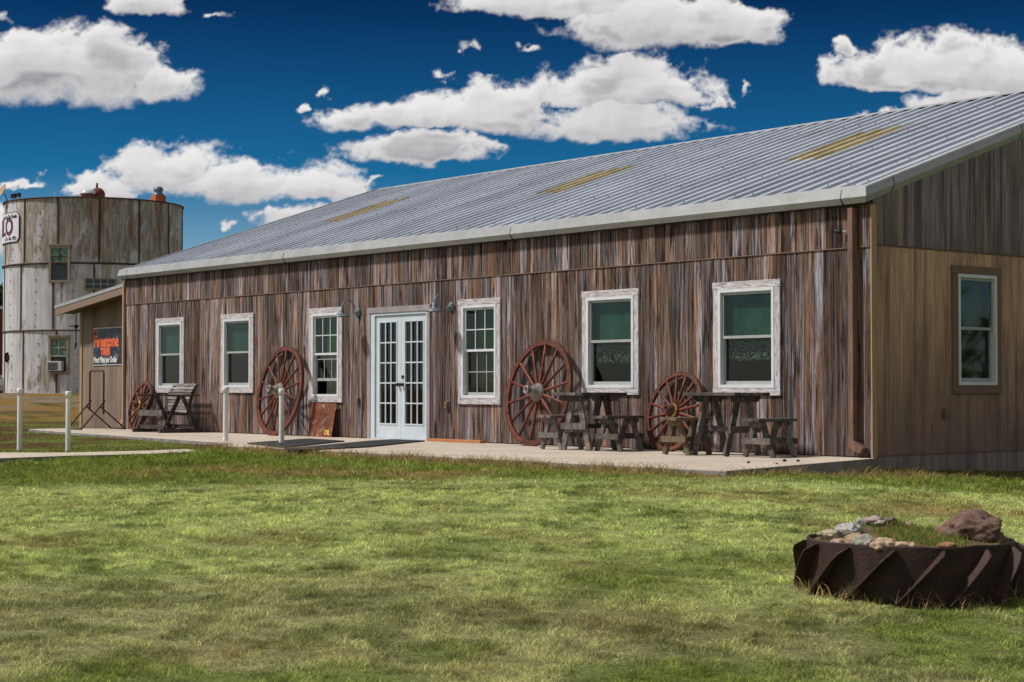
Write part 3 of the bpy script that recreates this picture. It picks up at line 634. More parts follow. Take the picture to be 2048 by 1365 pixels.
# ---- double door
b = MB(); d0, d1, _, dz = DOOR
b.box((d0, -.036, dz-.09), (d1, -.002, dz)); b.box((d0+.01, -.032, .0), (d0+.088, -.002, dz-.092)); b.box((d1-.088, -.032, .0), (d1-.01, -.002, dz-.092)); bp(b, 'door_casing', 'whitewashed_wood', bevel=.004)
b = MB(); j0, j1 = d0+.091, d1-.091; b.box((j0, -.02, 0), (j0+.11, .1, dz-.092)); b.box((j1-.03, -.02, 0), (j1, .1, dz-.092)); b.box((j0+.11, -.02, dz-.13), (j1-.03, .1, dz-.092)); b.box((j0+.11, -.02, .002), (j1-.03, .1, .02)); bp(b, 'door_frame', 'white_door')
l0, l1 = j0+.112, j1-.032; lm = (l0+l1)/2
for a, c, side in ((l0, lm-.002, 0), (lm+.002, l1, 1)):
    b = MB(); yb, yf = .045, .005; zt = dz-.135; g0, g1, h0, h1 = a+.115, c-.115+(.02 if side else 0), .25, 1.84
    b.box((a, yf, .022), (g0, yb, zt)); b.box((g1, yf, .022), (c, yb, zt)); b.box((g0, yf, .022), (g1, yb, h0)); b.box((g0, yf, h1), (g1, yb, zt)); dr = bp(b, 'door', 'white_door', bevel=.003)
    b = MB(); gw = .02
    for k in (1, 2): xx = g0+(g1-g0)*k/3; b.box((xx-gw/2, yf-.004, h0), (xx+gw/2, yf+.012, h1))
    for k in range(1, 5): zz = h0+(h1-h0)*k/5; b.box((g0, yf-.003, zz-gw/2), (g1, yf+.011, zz+gw/2))
    b.box((g0-.02, yf-.009, h0-.022), (g1+.02, yf-.0005, h0)); b.box((g0-.02, yf-.009, h1), (g1+.02, yf-.0005, h1+.02)); b.box((g0-.02, yf-.009, h0), (g0, yf-.0005, h1)); b.box((g1, yf-.009, h0), (g1+.02, yf-.0005, h1))
    o = b.build('muntins', 'white_door'); o.parent = dr
    b = MB(); b.box((g0, .024, h0), (g1, .028, h1)); o = b.build('pane', 'clear_glass'); o.parent = dr
    if side:
        for zz, r_ in ((.98, .028), (.86, .030)):
            b = MB(); mt = Matrix.Translation((a+.055, yf, zz)) @ Matrix.Rotation(R(90), 4, 'X'); b.lathe([(0, .0), (r_, 0), (r_, .008), (.012, .012), (.012, .03), (r_*.8, .035), (r_*.95, .05), (r_*.6, .065), (0, .068)] if zz < .9 else [(0, 0), (r_, 0), (r_, .015), (r_*.7, .02), (0, .02)], mt, 16)
            o = b.build('door_knob' if zz < .9 else 'deadbolt', 'black_metal'); o.parent = dr
    else:
        b = MB(); mt = Matrix.Translation((c-.045, yf, .86)) @ Matrix.Rotation(R(90), 4, 'X'); b.lathe([(0, .0), (.03, 0), (.03, .008), (.012, .012), (.012, .03), (.024, .035), (.028, .05), (.018, .065), (0, .068)], mt, 16)
        o = b.build('door_knob', 'black_metal'); o.parent = dr
# downspouts
def downspout(x, mat_, top, flip, w=.072):
    b = MB(); y0, y1 = (-.105 if flip > 0 else -.055), -.012
    b.box((x, y0, .2), (x+w, y1, top))
    f = flip; xa, xb = (x, x+w) if f > 0 else (x+w, x)
    b.prism([(xa, y0, .1995), (xb, y0, .1995), (xb+f*.13, y0, .115), (xb+f*.085, y0, .045), (xa, y0, .115)], (0, y1-y0, 0))
    return bp(b, 'downspout', mat_, bevel=.004)
downspout(-.262, 'downspout_red', 2.9, 1); downspout(XL-.02, 'tan_trim', 2.9, -1, .06)
# outlets (covers) fixed to the walls
def outlet(loc, rz):
    e = empty('wall_socket_tmp', loc, rz); COL.objects.unlink(e); bpy.data.objects.remove(e)
    b = MB(); mt = Matrix.Translation(loc) @ Matrix.Rotation(rz, 4, 'Z')
    b.box((-.035, -.012, -.065), (.035, 0, .065), mt); b.box((-.028, -.05, -.05), (.028, -.012, -.002), mt); b.box((-.028, -.045, .004), (.028, -.012, .05), mt)
    bp(b, 'outlet_cover', 'brown_trim', bevel=.004)
outlet((-10.43, -.008, .60), 0); outlet((-8.06, -.008, .55), 0); outlet((.004, 1.34, .5), R(90))
# ------------------------------------------------------------------ wall lamps
def wall_lamp(x, z, label):
    e = empty('wall_lamp', (x, -.01, z), label=label, cat='wall lamp', group='gooseneck lamps beside the double door')
    b = MB(); b.lathe([(0, 0), (.075, 0), (.075, .012), (.05, .03), (.03, .06), (0, .062)], Matrix.Rotation(R(90), 4, 'X'), 20); b.build('wall_plate', 'lamp_steel', e)
    pts = [(0, -.06, 0)]+[(0, -.19+.13*math.cos(a), .03+.16*math.sin(a)) for a in np.linspace(.1, math.pi, 12)]+[(0, -.32, -.0)]
    b = MB(); b.tube(pts, .009, 8); b.build('gooseneck', 'lamp_steel', e)
    b = MB(); b.lathe([(.02, .05), (.032, .045), (.036, -.0), (.045, -.02), (.085, -.04), (.125, -.075), (.13, -.085), (.12, -.08), (.08, -.046), (.04, -.03), (0, -.03)], Matrix.Translation((0, -.32, .0)), 28); b.build('lamp_shade', 'lamp_steel', e)
    b = MB(); b.lathe([(0, -.075), (.02, -.068), (.026, -.05), (.015, -.035), (0, -.032)], Matrix.Translation((0, -.32, .0)), 12); b.build('bulb', 'lamp_glass', e)
    return e
wall_lamp(-10.45, 2.03, 'grey gooseneck wall lamp left of the double door'); wall_lamp(-7.97, 2.03, 'grey gooseneck wall lamp right of the double door')
# security camera
e = empty('security_camera', (-.33, -.012, 2.63), label='small black security camera under the eave beside the downspout', cat='camera')
b = MB(); b.box((.02, -.02, -.04), (.08, 0, .04)); b.tube([(.05, -.02, 0), (.05, -.09, 0), (-.02, -.11, 0)], .012, 8); b.build('bracket', 'grey_box', e)
b = MB(); b.tube([(.0, -.11, .0), (-.09, -.13, .01)], .026, 12); b.box((.03, -.07, -.12), (.07, -.03, -.03)); b.build('housing', 'black_metal', e)
# ------------------------------------------------------------------ annex at the far end
AY = .85; AX0, AX1 = -22.35, XL-.03
ann = empty('annex', ((AX0+AX1)/2, 3, -.1), label='small tan annex with a lean-to roof at the far end of the barn', cat='annex')
def apt(b, name, material, parent=None, **k):
    o = b.build(name, material, **k); o.parent = parent or ann
    if parent is None: o.matrix_parent_inverse = Matrix.Translation((-(AX0+AX1)/2, -3, .1))
    else: o.matrix_parent_inverse = Matrix.Identity(4)
    return o
sA = .105
def za(x): return 2.50+sA*(x-AX0)
b = MB(); x = AX0+.11
while x < AX1:
    w = .2; x1 = min(x+w, AX1); b.cur = random.random(); b.prism([(x, AY, -.25), (x1-.004, AY, -.25), (x1-.004, AY, za(x1)), (x, AY, za(x))], (0, .1, 0)); x = x1
b.prism([(AX0+.012, AY+.1, -.25), (AX0+.012, 9, -.25), (AX0+.012, 9, za(AX0)), (AX0+.012, AY+.1, za(AX0))], (.1, 0, 0)); b.prism([(AX0+.12, 8.9, -.25), (AX1, 8.9, -.25), (AX1, 8.9, za(AX1)), (AX0+.12, 8.9, za(AX0+.12))], (0, .09, 0))
apt(b, 'wall', 'annex_siding')
b = MB(); b.box((AX0, AY-.02, -.25), (AX0+.1, AY+.11, za(AX0))); apt(b, 'corner_board', 'tan_trim')
b = MB(); OV = .45; y0 = AY-.45; xl = AX0-.30
b.prism([(xl, y0, za(xl)+.055), (AX1, y0, za(AX1)+.055), (AX1, y0, za(AX1)+.10), (xl, y0, za(xl)+.10)], (0, 8.9, 0)); rfa = apt(b, 'roof', 'metal_roof')
b = MB(); b.prism([(xl-.02, y0-.012, za(xl)+.06), (AX1, y0-.012, za(AX1)+.06), (AX1, y0-.012, za(AX1)+.125), (xl-.02, y0-.012, za(xl)+.125)], (0, .01, 0)); apt(b, 'drip_edge', 'metal_trim', rfa)
b = MB(); b.prism([(xl, y0-.001, za(xl)-.09), (AX1, y0-.001, za(AX1)-.09), (AX1, y0-.001, za(AX1)+.052), (xl, y0-.001, za(xl)+.052)], (0, .04, 0)); apt(b, 'fascia', 'brown_fascia', rfa)
b = MB(); b.prism([(xl, y0+.04, za(xl)-.05), (AX1, y0+.04, za(AX1)-.05), (AX1, y0+.04, za(AX1)-.02), (xl, y0+.04, za(xl)-.02)], (0, .408, 0)); apt(b, 'soffit', 'brown_trim', rfa)
# iron arrow hanging from the annex corner
o = empty('iron_hanger', (AX0-.12, AY-.05, 1.9), label='black iron rod with a cross arm hanging by the annex corner', cat='iron hanger')
b = MB(); b.tube([(0, 0, .55), (0, 0, -.12)], .012, 6); b.tube([(0, 0, -.12), (-.05, 0, -.25)], [.03, .012], 6); b.build('rod', 'black_metal', o)
b = MB(); b.tube([(-.32, 0, .26), (.1, 0, .26)], .018, 6); b.tube([(0, 0, .2), (0, .0, .25)], .04, 6); b.build('cross_arm', 'black_metal', o)
# enamel tyre sign
p0 = at(187, 657, 1, AY-.012); sw_, sh_ = 1.62, .80
sg = empty('enamel_sign', (p0.x, AY-.012, p0.z-sh_), label='dark blue enamel advertising sign with orange and white words on the annex wall', cat='sign')
b = MB(); b.box((0, -.006, 0), (sw_, 0, sh_)); b.build('backing', 'sign_white', sg)
b = MB(); b.box((.012, -.009, .018), (sw_-.012, -.0062, sh_-.018)); b.build('panel', 'navy_enamel', sg)
def put(txt, size, x, z, matn, name, parent, bold=0, xs=1., align='LEFT', rz=0, y=-.012, shear=0):
    vs, fs = text_mesh(txt, size, .003, bold, xs, align); b = MB()
    b.add([(x+v_.x+shear*v_.y, y+v_.z, z+v_.y) for v_ in vs], fs); return b.build(name, matn, parent)
put('Firestone', .34, .05, .50, 'orange_letters', 'lettering', sg, .012, .88); put('TIRES', .20, .37, .285, 'orange_letters', 'lettering', sg, .012, .9); put('Most Miles per Dollar', .17, .04, .115, 'white_letters', 'lettering', sg, .006, .72)
b = MB(); b.tube([(.06, -.012, .60), (.05, -.012, .70), (.10, -.012, .745), (.2, -.012, .735), (.26, -.012, .70)], [.012, .02, .022, .016, .006], 6); b.build('flourish', 'orange_letters', sg)
# ------------------------------------------------------------------ silo
SR = 3.28; sc0 = Vector(CAM)+(ray(186.5, 776))*65.8; SX, SY = sc0.x, sc0.y; ZB, Z1, Z2, ZT = .45, 2.87, 5.28, 7.64
silo = empty('silo', (SX, SY, ZB), label='round stained steel grain silo of three bolted rings beyond the annex', cat='silo')
fdir = (Vector((CAM.x-SX, CAM.y-SY, 0))).normalized(); sdir = Vector((-fdir.y, fdir.x, 0))      # sdir points right in the picture
def sp(a, z, r=SR): a = R(a); q = fdir*math.cos(a)+sdir*math.sin(a); return Vector((SX, SY, z))+q*r
def spt(b, name, material, parent=None, **k):
    o = b.build(name, material, **k); o.parent = parent or silo
    if parent is None: o.matrix_parent_inverse = Matrix.Translation((-SX, -SY, -ZB))
    elif parent.parent: o.matrix_parent_inverse = Matrix.Identity(4)
    return o
for k, (z0, z1, a0) in enumerate(((ZB-.3, Z1, -48.8), (Z1, Z2, -51.4), (Z2, ZT, -48.4))):
    b = MB()
    for j in range(14):
        A0 = a0+j*360/14; b.cur = random.random()
        for q in range(6):
            aa, ab = A0+q*360/84, A0+(q+1)*360/84
            b.add([sp(aa, z0), sp(ab, z0), sp(ab, z1), sp(aa, z1)], [(0, 1, 2, 3)], True)
    spt(b, 'ring_wall', 'silo_steel')
    for j in range(14):
        b = MB(); A0 = a0+j*360/14; b.add([sp(A0-.45, z0, SR+.02), sp(A0+.45, z0, SR+.02), sp(A0+.45, z1, SR+.02), sp(A0-.45, z1, SR+.02), sp(A0-.5, z0, SR-.01), sp(A0+.5, z0, SR-.01), sp(A0+.5, z1, SR-.01), sp(A0-.5, z1, SR-.01)], [(0, 1, 2, 3), (4, 0, 3, 7), (1, 5, 6, 2)])
        spt(b, 'seam_strip', 'silo_seam')
    b = MB()
    for j in range(14):
        if j > 5 and j < 12: continue
        for off, stp in ((.75, .075), (360/28, .42)):
            z = z0+.15
            while z < z1-.1:
                p = sp(a0+j*360/14+off, z, SR+.012); r_ = .011 if off < 1 else .015
                b.box((p.x-r_, p.y-r_, z-r_), (p.x+r_, p.y+r_, z+r_)); z += stp
    spt(b, 'bolts', 'silo_seam', kind='stuff')
def band(z, h, r, nm, matn):
    b = MB(); b.lathe([(SR-.05, -h), (r, -h*.6), (r, h*.6), (SR-.05, h)], Matrix.Translation((SX, SY, z)), 96); return spt(b, nm, matn)
band(Z1, .03, SR+.045, 'hoop', 'silo_seam'); band(Z2, .045, SR+.055, 'hoop', 'silo_seam'); band(ZT, .03, SR+.05, 'rim', 'silo_seam')
b = MB(); b.lathe([(SR+.05, -.4), (SR+.05, .16), (SR-.1, .2)], Matrix.Translation((SX, SY, ZB)), 96); spt(b, 'base_ring', 'foundation')
b = MB(); b.lathe([(SR, ZT-.08), (0, ZT+.10)], Matrix.Translation((SX, SY, 0)), 64); spt(b, 'roof', 'metal_roof')
def s_ang(px): return math.degrees(math.asin(max(-1, min(1, (px-186.5)/174.5))))
def s_z(py, ang=0): 
    dep = 65.8-SR*math.cos(R(ang)); return .81+(HOR-py)/FPX*dep
def frame_at(ang, z):       # local x tangent (right), y inward, z up
    q = fdir*math.cos(R(ang))+sdir*math.sin(R(ang)); tx = Vector((-q.y, q.x, 0)); p = sp(ang, z)
    return Matrix(((tx.x, -q.x, 0, p.x), (tx.y, -q.y, 0, p.y), (0, 0, 1, p.z), (0, 0, 0, 1)))
def silo_window(px0, px1, py0, py1, rows):
    ac = s_ang((px0+px1)/2); z0, z1 = s_z(py1, ac), s_z(py0, ac); w = 2*SR*math.sin(R(s_ang(px1)-s_ang(px0))/2); mt = frame_at(ac, 0); h = w/2
    b = MB(); F = -.06; f = .09
    b.box((-h, F, z0), (-h+f, .25, z1), mt); b.box((h-f, F, z0), (h, .25, z1), mt); b.box((-h+f, F, z0), (h-f, .25, z0+f), mt); b.box((-h+f, F, z1-f), (h-f, .25, z1), mt); b.box((-h-.03, F-.02, z1), (h+.03, .2, z1+.05), mt)
    w_ = spt(b, 'window', 'silo_trim')
    zm = z0+(z1-z0)*.47
    b = MB(); b.box((-h+f, -.015, z0+f), (h-f, .0, zm), mt); spt(b, 'pane', 'dark_pane', w_)
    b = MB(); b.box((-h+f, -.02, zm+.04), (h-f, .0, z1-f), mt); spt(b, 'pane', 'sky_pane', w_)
    b = MB(); b.box((-h+f, -.045, zm), (h-f, .0, zm+.04), mt); b.box((-.012, -.04, zm+.04), (.012, -.022, z1-f), mt); zz = (zm+z1-f)/2; b.box((-h+f, -.039, zz-.012), (h-f, -.0225, zz+.012), mt); spt(b, 'sash_bars', 'black_metal' if rows else 'grey_box', w_)
    return mt, z0, z1, h
m, t = mat('dark_pane'); finish(t, (.015, .017, .016, 1), .12, spec=.5); M['dark_pane'] = m
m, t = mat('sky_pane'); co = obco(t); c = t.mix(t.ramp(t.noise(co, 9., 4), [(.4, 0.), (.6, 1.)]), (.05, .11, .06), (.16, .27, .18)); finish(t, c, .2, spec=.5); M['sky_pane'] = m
silo_window(103.5, 143, 492, 566, 1); mt, z0, z1, h = silo_window(104, 141.5, 674, 749, 0)
ac_ = empty('air_conditioner', (0, 0, 0), label='white boxy air conditioner in the lower silo window', cat='air conditioner'); ac_.matrix_world = mt @ Matrix.Translation((-.08, -.25, z0+.12))
b = MB(); b.box((-.27, 0, 0), (.27, .24, .34)); b.build('case', 'white_vinyl', ac_, bevel=.01)
b = MB(); [b.box((-.23, -.012, .04+k*.045), (.12, -.001, .06+k*.045)) for k in range(6)]; b.build('grille', 'black_metal', ac_); b = MB(); b.box((-.245, -.004, .025), (.13, -.0005, .315)); b.build('grille_panel', 'grey_box', ac_)
# louvred vent opening
ac = s_ang(198.5); mt = frame_at(ac, 0); z0, z1 = s_z(580, ac), s_z(556.5, ac); h = .56
b = MB(); b.box((-h, -.10, z0), (h, .2, z0+.05), mt); b.box((-h, -.08, z1-.04), (h, .2, z1), mt); b.box((-h, -.08, z0+.05), (-h+.05, .2, z1-.04), mt); b.box((h-.05, -.08, z0+.05), (h, .2, z1-.04), mt)
w_ = spt(b, 'vent_window', 'silo_trim')
b = MB(); b.box((-h+.05, -.06, z0+.05), (h-.05, -.05, z1-.04), mt); spt(b, 'pane', 'dark_pane', w_)
b = MB(); [b.box((-h+.05+(2*h-.1)*k/4-.012, -.08, z0+.05), (-h+.05+(2*h-.1)*k/4+.012, -.062, z1-.04), mt) for k in (1, 2, 3)]; zz = (z0+z1)/2; b.box((-h+.05, -.079, zz-.012), (h-.05, -.063, zz+.012), mt); spt(b, 'grid_bars', 'grey_box', w_)
# curved name board on the silo
ns = empty('curved_sign', (SX, SY, s_z(487, -60)), label='curved white sign with dark red letters high on the silo', cat='sign')
def curved(vs, ac, zc, r): 
    out = []
    for x_, y_, dz_ in vs: out.append(sp(ac+math.degrees(x_/SR), zc+y_, r+dz_))
    return out
zs0, zs1 = s_z(486.5, -55), s_z(425.5, -55); H_ = zs1-zs0; Wd = 2.55; rc = R(0); aR = -52.8; aC = aR-math.degrees(Wd/2/SR)
def board(r, gr, matn, nm):
    n = 40; ch = .16; vs = []; b = MB()
    xs2 = [-Wd/2+gr+(Wd-2*gr)*k/n for k in range(n+1)]
    for x_ in xs2:
        e = min(x_+Wd/2, Wd/2-x_); c_ = max(0, ch-e)+gr
        vs += [(x_, -H_/2+c_, 0), (x_, H_/2-c_, 0)]
    P2 = curved(vs, aC, (zs0+zs1)/2, r)+curved(vs, aC, (zs0+zs1)/2, r-.02)
    m_ = len(vs); b.add(P2, [(2*k, 2*k+2, 2*k+3, 2*k+1) for k in range(n)]+[(2*k, m_+2*k, m_+2*k+2, 2*k+2) for k in range(n)]+[(2*k+1, 2*k+3, m_+2*k+3, m_+2*k+1) for k in range(n)]+[(0, 1, m_+1, m_), (2*n, m_+2*n, m_+2*n+1, 2*n+1)])
    o = b.build(nm, matn, ns); o.matrix_parent_inverse = ns.matrix_basis.inverted() if False else Matrix.Translation((-ns.location.x, -ns.location.y, -ns.location.z)); return o
board(SR+.035, 0, 'dark_letters', 'border'); board(SR+.045, .03, 'sign_white', 'board')
def ctext(txt, size, x, z, matn, bold, xs, align='CENTER'):
    vs, fs = text_mesh(txt, size, .004, bold, xs, align); b = MB(); b.add(curved([(v_.x+x, v_.y+z, v_.z) for v_ in vs], aC, (zs0+zs1)/2, SR+.052), fs)
    o = b.build('lettering', matn, ns); o.matrix_parent_inverse = Matrix.Translation((-ns.location.x, -ns.location.y, -ns.location.z))
ctext('SILO', .86, 0.02, -.0, 'maroon_letters', .03, 1.0); ctext('ers Co-Op Grain', .19, Wd/2-.14, H_/2-.17, 'dark_letters', .006, .95, 'RIGHT'); ctext('n, Tx - Est. 1921', .17, Wd/2-.16, -H_/2+.15, 'dark_letters', .005, .9, 'RIGHT')
# things on the silo roof
def on_silo(px, py, dr=0): 
    ac = s_ang(px); return sp(ac, ZT+.02, SR-.25-dr)
p = on_silo(195, 393, .6); o = empty('roof_ventilator', p, label='dark red domed ventilator with a thin pipe on the silo roof', cat='ventilator')
b = MB(); b.lathe([(.26, -.05), (.26, .22), (.23, .30), (.13, .40), (0, .43)], Matrix.Identity(4), 20); b.build('dome', 'shed_red', o)
b = MB(); b.tube([(-.07, 0, .38), (-.07, 0, .60)], .04, 8); b.build('pipe', 'black_metal', o)
p = on_silo(172, 393, .35); o = empty('dome_light', p, label='round glass dome light beside the red ventilator on the silo roof', cat='roof light')
b = MB(); b.lathe([(.25, -.05), (.25, .11), (.30, .13), (.29, .16)], Matrix.Identity(4), 20); b.build('base', 'shed_red', o)
b = MB(); b.lathe([(.28, .16), (.25, .25), (.16, .32), (0, .35)], Matrix.Identity(4), 20); b.build('dome', 'lamp_glass', o)
p = on_silo(337, 400, .35); o = empty('chimney', p+Vector((0, 0, -.05)), label='orange brick chimney with a dark metal cowl on the silo roof edge', cat='chimney')
b = MB(); b.box((-.21, -.21, -.1), (.21, .21, .36)); b.build('stack', 'orange_brick', o, bevel=.01)
b = MB(); b.lathe([(.2, .36), (.2, .42), (.15, .44), (.15, .52), (.19, .53), (.19, .58), (.15, .66), (.13, .68), (0, .69)], Matrix.Identity(4), 20); b.build('cowl', 'lamp_steel', o)
flb = None
for k, (px, h_) in enumerate(((25.5, .0), (30.5, .0), (39, .02))):
    p = on_silo(px, 392, -.12)
    if flb is None:
        flb = o = empty('floodlight', p); b = MB(); b.tube([(0, 0, -.1), (0, 0, .14)], .015, 6); b.build('stem', 'black_metal', o); b = MB(); b.box((-.05, -.07, .10), (.05, .05, .24)); b.build('lamp_head', 'black_metal', o)
    else: o = copy_tree(flb); o.location = p
    tag(o, ('leftmost of the three small black floodlights on the silo rim', 'middle one of the three small black floodlights on the silo rim', 'small black floodlight on the silo rim, nearest the red ventilator')[k], 'floodlight', 'black floodlights on the silo rim')
p = on_silo(19, 404, -.2); dd = p-CAM
o = empty('satellite_dish', p, label='pale satellite dish on a bent arm at the silo rim', cat='satellite dish')
b = MB(); b.tube([(0, 0, -.35), (0, 0, 0), tuple(-sdir*.12+Vector((0, 0, .28)))], .022, 6); b.build('arm', 'black_metal', o)
b = MB(); ax = (-sdir*.80+fdir*.35+Vector((0, 0, .45))).normalized(); qm = ax.to_track_quat('Z', 'Y').to_matrix().to_4x4(); b.lathe([(0, 0), (.15, .02), (.28, .07), (.29, .07), (.15, .005), (0, -.015)], Matrix.Translation(-sdir*.17+Vector((0, 0, .36))) @ qm, 24); b.build('dish', 'tan_trim', o)
# meter boxes at the foot of the silo
p = sp(s_ang(14), 1.0, SR+.05); o = empty('meter_box', p+Vector((0, 0, -.1)), math.atan2(fdir.x, -fdir.y), 'grey electric meter box on the left side of the silo', 'meter box')
b = MB(); b.box((-.16, -.15, -.2), (.12, .0, .28)); b.build('case', 'grey_box', o, bevel=.01); b = MB(); b.tube([(.02, -.05, -.2), (.04, -.05, -.7)], .03, 8); b.build('conduit', 'black_metal', o); b = MB(); b.box((-.12, -.17, .0), (.08, -.152, .22)); b.build('cover', 'white_vinyl', o, bevel=.004)
p = sp(s_ang(26), s_z(716, -66), SR+.03); o = empty('wall_vent', p, math.atan2(fdir.x, -fdir.y), 'small dark oval vent low on the silo wall', 'vent'); b = MB(); b.lathe([(0, -.06), (.10, -.06), (.13, 0)], Matrix.Rotation(R(90), 4, 'X') @ Matrix.Scale(1.5, 4, (0, 1, 0)), 14); b.build('hood', 'black_metal', o); b = MB(); b.box((-.07, -.075, -.1), (.07, -.062, .1)); b.build('grille', 'silo_seam', o)
# dark red shed at the edge of the picture
p = atd(-40, 776, 72); o = empty('red_shed', (p.x, p.y, .3), label='dark red shed with pale trim at the left edge behind the silo', cat='shed')
rz = math.atan2(sdir.y, sdir.x); o.rotation_euler.z = rz
b = MB(); b.box((-2, 0, -.3), (1.02, 3, 3.75)); b.build('wall', 'shed_red', o); b = MB(); b.box((-2.1, -.15, 3.76), (1.1, 3.2, 3.87)); b.build('roof', 'white_vinyl', o); b = MB(); b.box((-2, -.03, .95), (1.03, -.002, 1.03)); b.build('trim', 'white_vinyl', o); b = MB(); b.box((-2, -.02, -.3), (1.03, -.003, .94)); b.build('skirting', 'black_metal', o)
# ------------------------------------------------------------------ wagon wheels leaning on the wall
def wagon_wheel(x, dia, nsp, rim, hub, label, yb=-.34, seed=0):
    rr = dia/2; lean = math.asin(min(.9, (abs(yb)-.07)/dia))
    e = empty('wagon_wheel', (x, yb, 0), label=label, cat='wagon wheel', group='wagon wheels leaning against the barn wall'); e.rotation_euler = (-lean, 0, -R(4))
    rnd = random.Random(seed)
    Mz = Matrix.Translation((0, 0, rr)) @ Matrix.Rotation(R(90), 4, 'X')       # local z -> -y (out of the wall)
    def ring(r0, r1, h0, h1, n=72):
        b = MB(); b.cur = .5; b.lathe([(r0, h0), (r1, h0), (r1, h1), (r0, h1), (r0, h0)], Mz, n, False); return b
    b = ring(rr-.012, rr, -.025, .025); b.build('tyre', 'wheel_tyre', e)
    b = MB(); nf = nsp//2
    for k in range(nf):
        b.cur = rnd.random(); a0 = 2*math.pi*k/nf; vs = []
        m_ = 10
        for q in range(m_+1):
            a = a0+2*math.pi/nf*(q/m_)*.994
            for r_, h in ((rr-rim, -.023), (rr-.0125, -.023), (rr-.0125, .023), (rr-rim, .023)): vs.append(Mz @ Vector((r_*math.cos(a), r_*math.sin(a), h)))
        b.add(vs, [(4*q+c_, 4*q+(c_+1) % 4, 4*q+4+(c_+1) % 4, 4*q+4+c_) for q in range(m_) for c_ in range(4)]+[(0, 1, 2, 3), tuple(4*m_+c_ for c_ in (3, 2, 1, 0))])
    b.build('rim', 'wheel_red', e, bevel=.003)
    for k in range(nsp):
        a = 2*math.pi*(k+.5)/nsp; b = MB(); b.cur = rnd.random()
        p = [Mz @ Vector((r_*math.cos(a), r_*math.sin(a), h)) for r_, h in ((.06, .0), (.16, 0), (rr*.6, -.0), (rr-rim+.005, -.0))]
        b.tube(p, [.026, .024, .019, .021], 8); b.build('spoke', 'wheel_red', e)
    if hub == 'metal':
        b = MB(); b.lathe([(0, -.05), (.135, -.05), (.135, .02), (.12, .04), (.10, .06), (.085, .10), (.06, .14), (.052, .15), (.052, .20), (.06, .205), (.06, .225), (.035, .225), (.035, .17), (0, .17)], Mz, 28); hb = b.build('hub', 'hub_metal', e)
        for k in range(7):
            a = 2*math.pi*k/7; b = MB(); q = Mz @ Vector((.115*math.cos(a), .115*math.sin(a), .035)); b.lathe([(.011, 0), (.011, .014), (0, .016)], Matrix.Translation(q) @ Matrix.Rotation(R(90), 4, 'X'), 8); b.build('hub_bolt', 'hub_metal', hb)
    else:
        b = MB(); b.lathe([(0, -.06), (.085, -.06), (.095, 0), (.085, .06), (.055, .12), (.05, .16), (.034, .16), (.034, .10), (0, .10)], Mz, 24); b.build('hub', 'wheel_tyre', e)
        b = MB(); b.lathe([(.088, .03), (.099, .03), (.099, .055), (.083, .07)], Mz, 24); b.build('hub_band', 'brass', e)
    return e
wagon_wheel(-17.55, .96, 14, .055, 'wood', 'small dark red wagon wheel at the far corner beside the glider bench', -.33, 1)
wagon_wheel(-12.50, 1.54, 14, .075, 'metal', 'large red wagon wheel with grey hub behind the white post, between window and rusty sign', -.35, 2)
wagon_wheel(-5.71, 1.51, 14, .075, 'metal', 'large red wagon wheel with grey metal hub beside the left picnic table', -.36, 3)
wagon_wheel(-3.02, 1.05, 16, .055, 'wood', 'smaller bright red wagon wheel behind the bench of the right picnic table', -.34, 4)
# ------------------------------------------------------------------ trestle tables and benches (long axis = local y)
def trestle(name, L, Wd, H, spread, label, cat, group, loc, rz, planks, seed, leg=.075, wood='grey_timber'):
    rnd = random.Random(seed); e = empty(name, loc, rz, label, cat, group); tk = .035
    for k in range(planks):
        b = MB(); b.cur = rnd.random(); w = Wd/planks; o_ = rnd.uniform(-.012, .012); b.box((-Wd/2+k*w, -L/2+o_, H-tk), (-Wd/2+(k+1)*w-.006, L/2+o_, H+rnd.uniform(0, .004))); b.build('plank', wood, e, bevel=.004)
    inset = .13*L+.02
    for s_ in (-1, 1):
        y = s_*(L/2-inset); hh = .075 if H > .6 else .065; cw = Wd*.44
        b = MB(); b.cur = rnd.random(); b.prism([(-cw, y-.02, H-tk-.002), (cw, y-.02, H-tk-.002), (cw, y-.02, H-tk-.03), (cw-.05, y-.02, H-tk-hh), (-cw+.05, y-.02, H-tk-hh), (-cw, y-.02, H-tk-.03)], (0, .04, 0)); b.build('cleat', wood, e, bevel=.003)
        for q in (-1, 1):
            b = MB(); b.cur = rnd.random(); tx = spread*.12; yy = y+(.0215+.018)*s_*-1
            b.beam((q*spread/2, yy, 0.0), (q*tx*.9, yy, H-tk-.004), leg, .036, (0, 1, 0)); 
            b.v = [(vx, vy, max(vz, .0)) for vx, vy, vz in b.v]; b.build('leg', wood, e, bevel=.003)
        zc = H*.42; xw = spread/2*(1-zc/H)+tx*.6+.06; b = MB(); b.cur = rnd.random(); b.box((-xw, y-.022*1, zc-.035 if H < .6 else zc-.04), (xw, y+.0, zc+.035 if H < .6 else zc+.04)) if s_ < 0 else b.box((-xw, y-.0, zc-.035), (xw, y+.022, zc+.035)); b.build('crossbar', wood, e, bevel=.003)
    b = MB(); b.cur = rnd.random(); zc = H*.42; b.box((-.018, -L/2+inset+.001, zc-.03), (.018, L/2-inset-.001, zc+.03)); b.build('stretcher', wood, e, bevel=.003)
    return e
tg, bg_ = 'small grey picnic tables on the patio', 'low trestle benches beside the picnic tables'
trestle('picnic_table', .78, .60, .745, .50, 'left grey picnic table on the patio, overlapping the large wagon wheel', 'picnic table', tg, (-3.98, -.80, 0), R(0), 5, 11, .09)
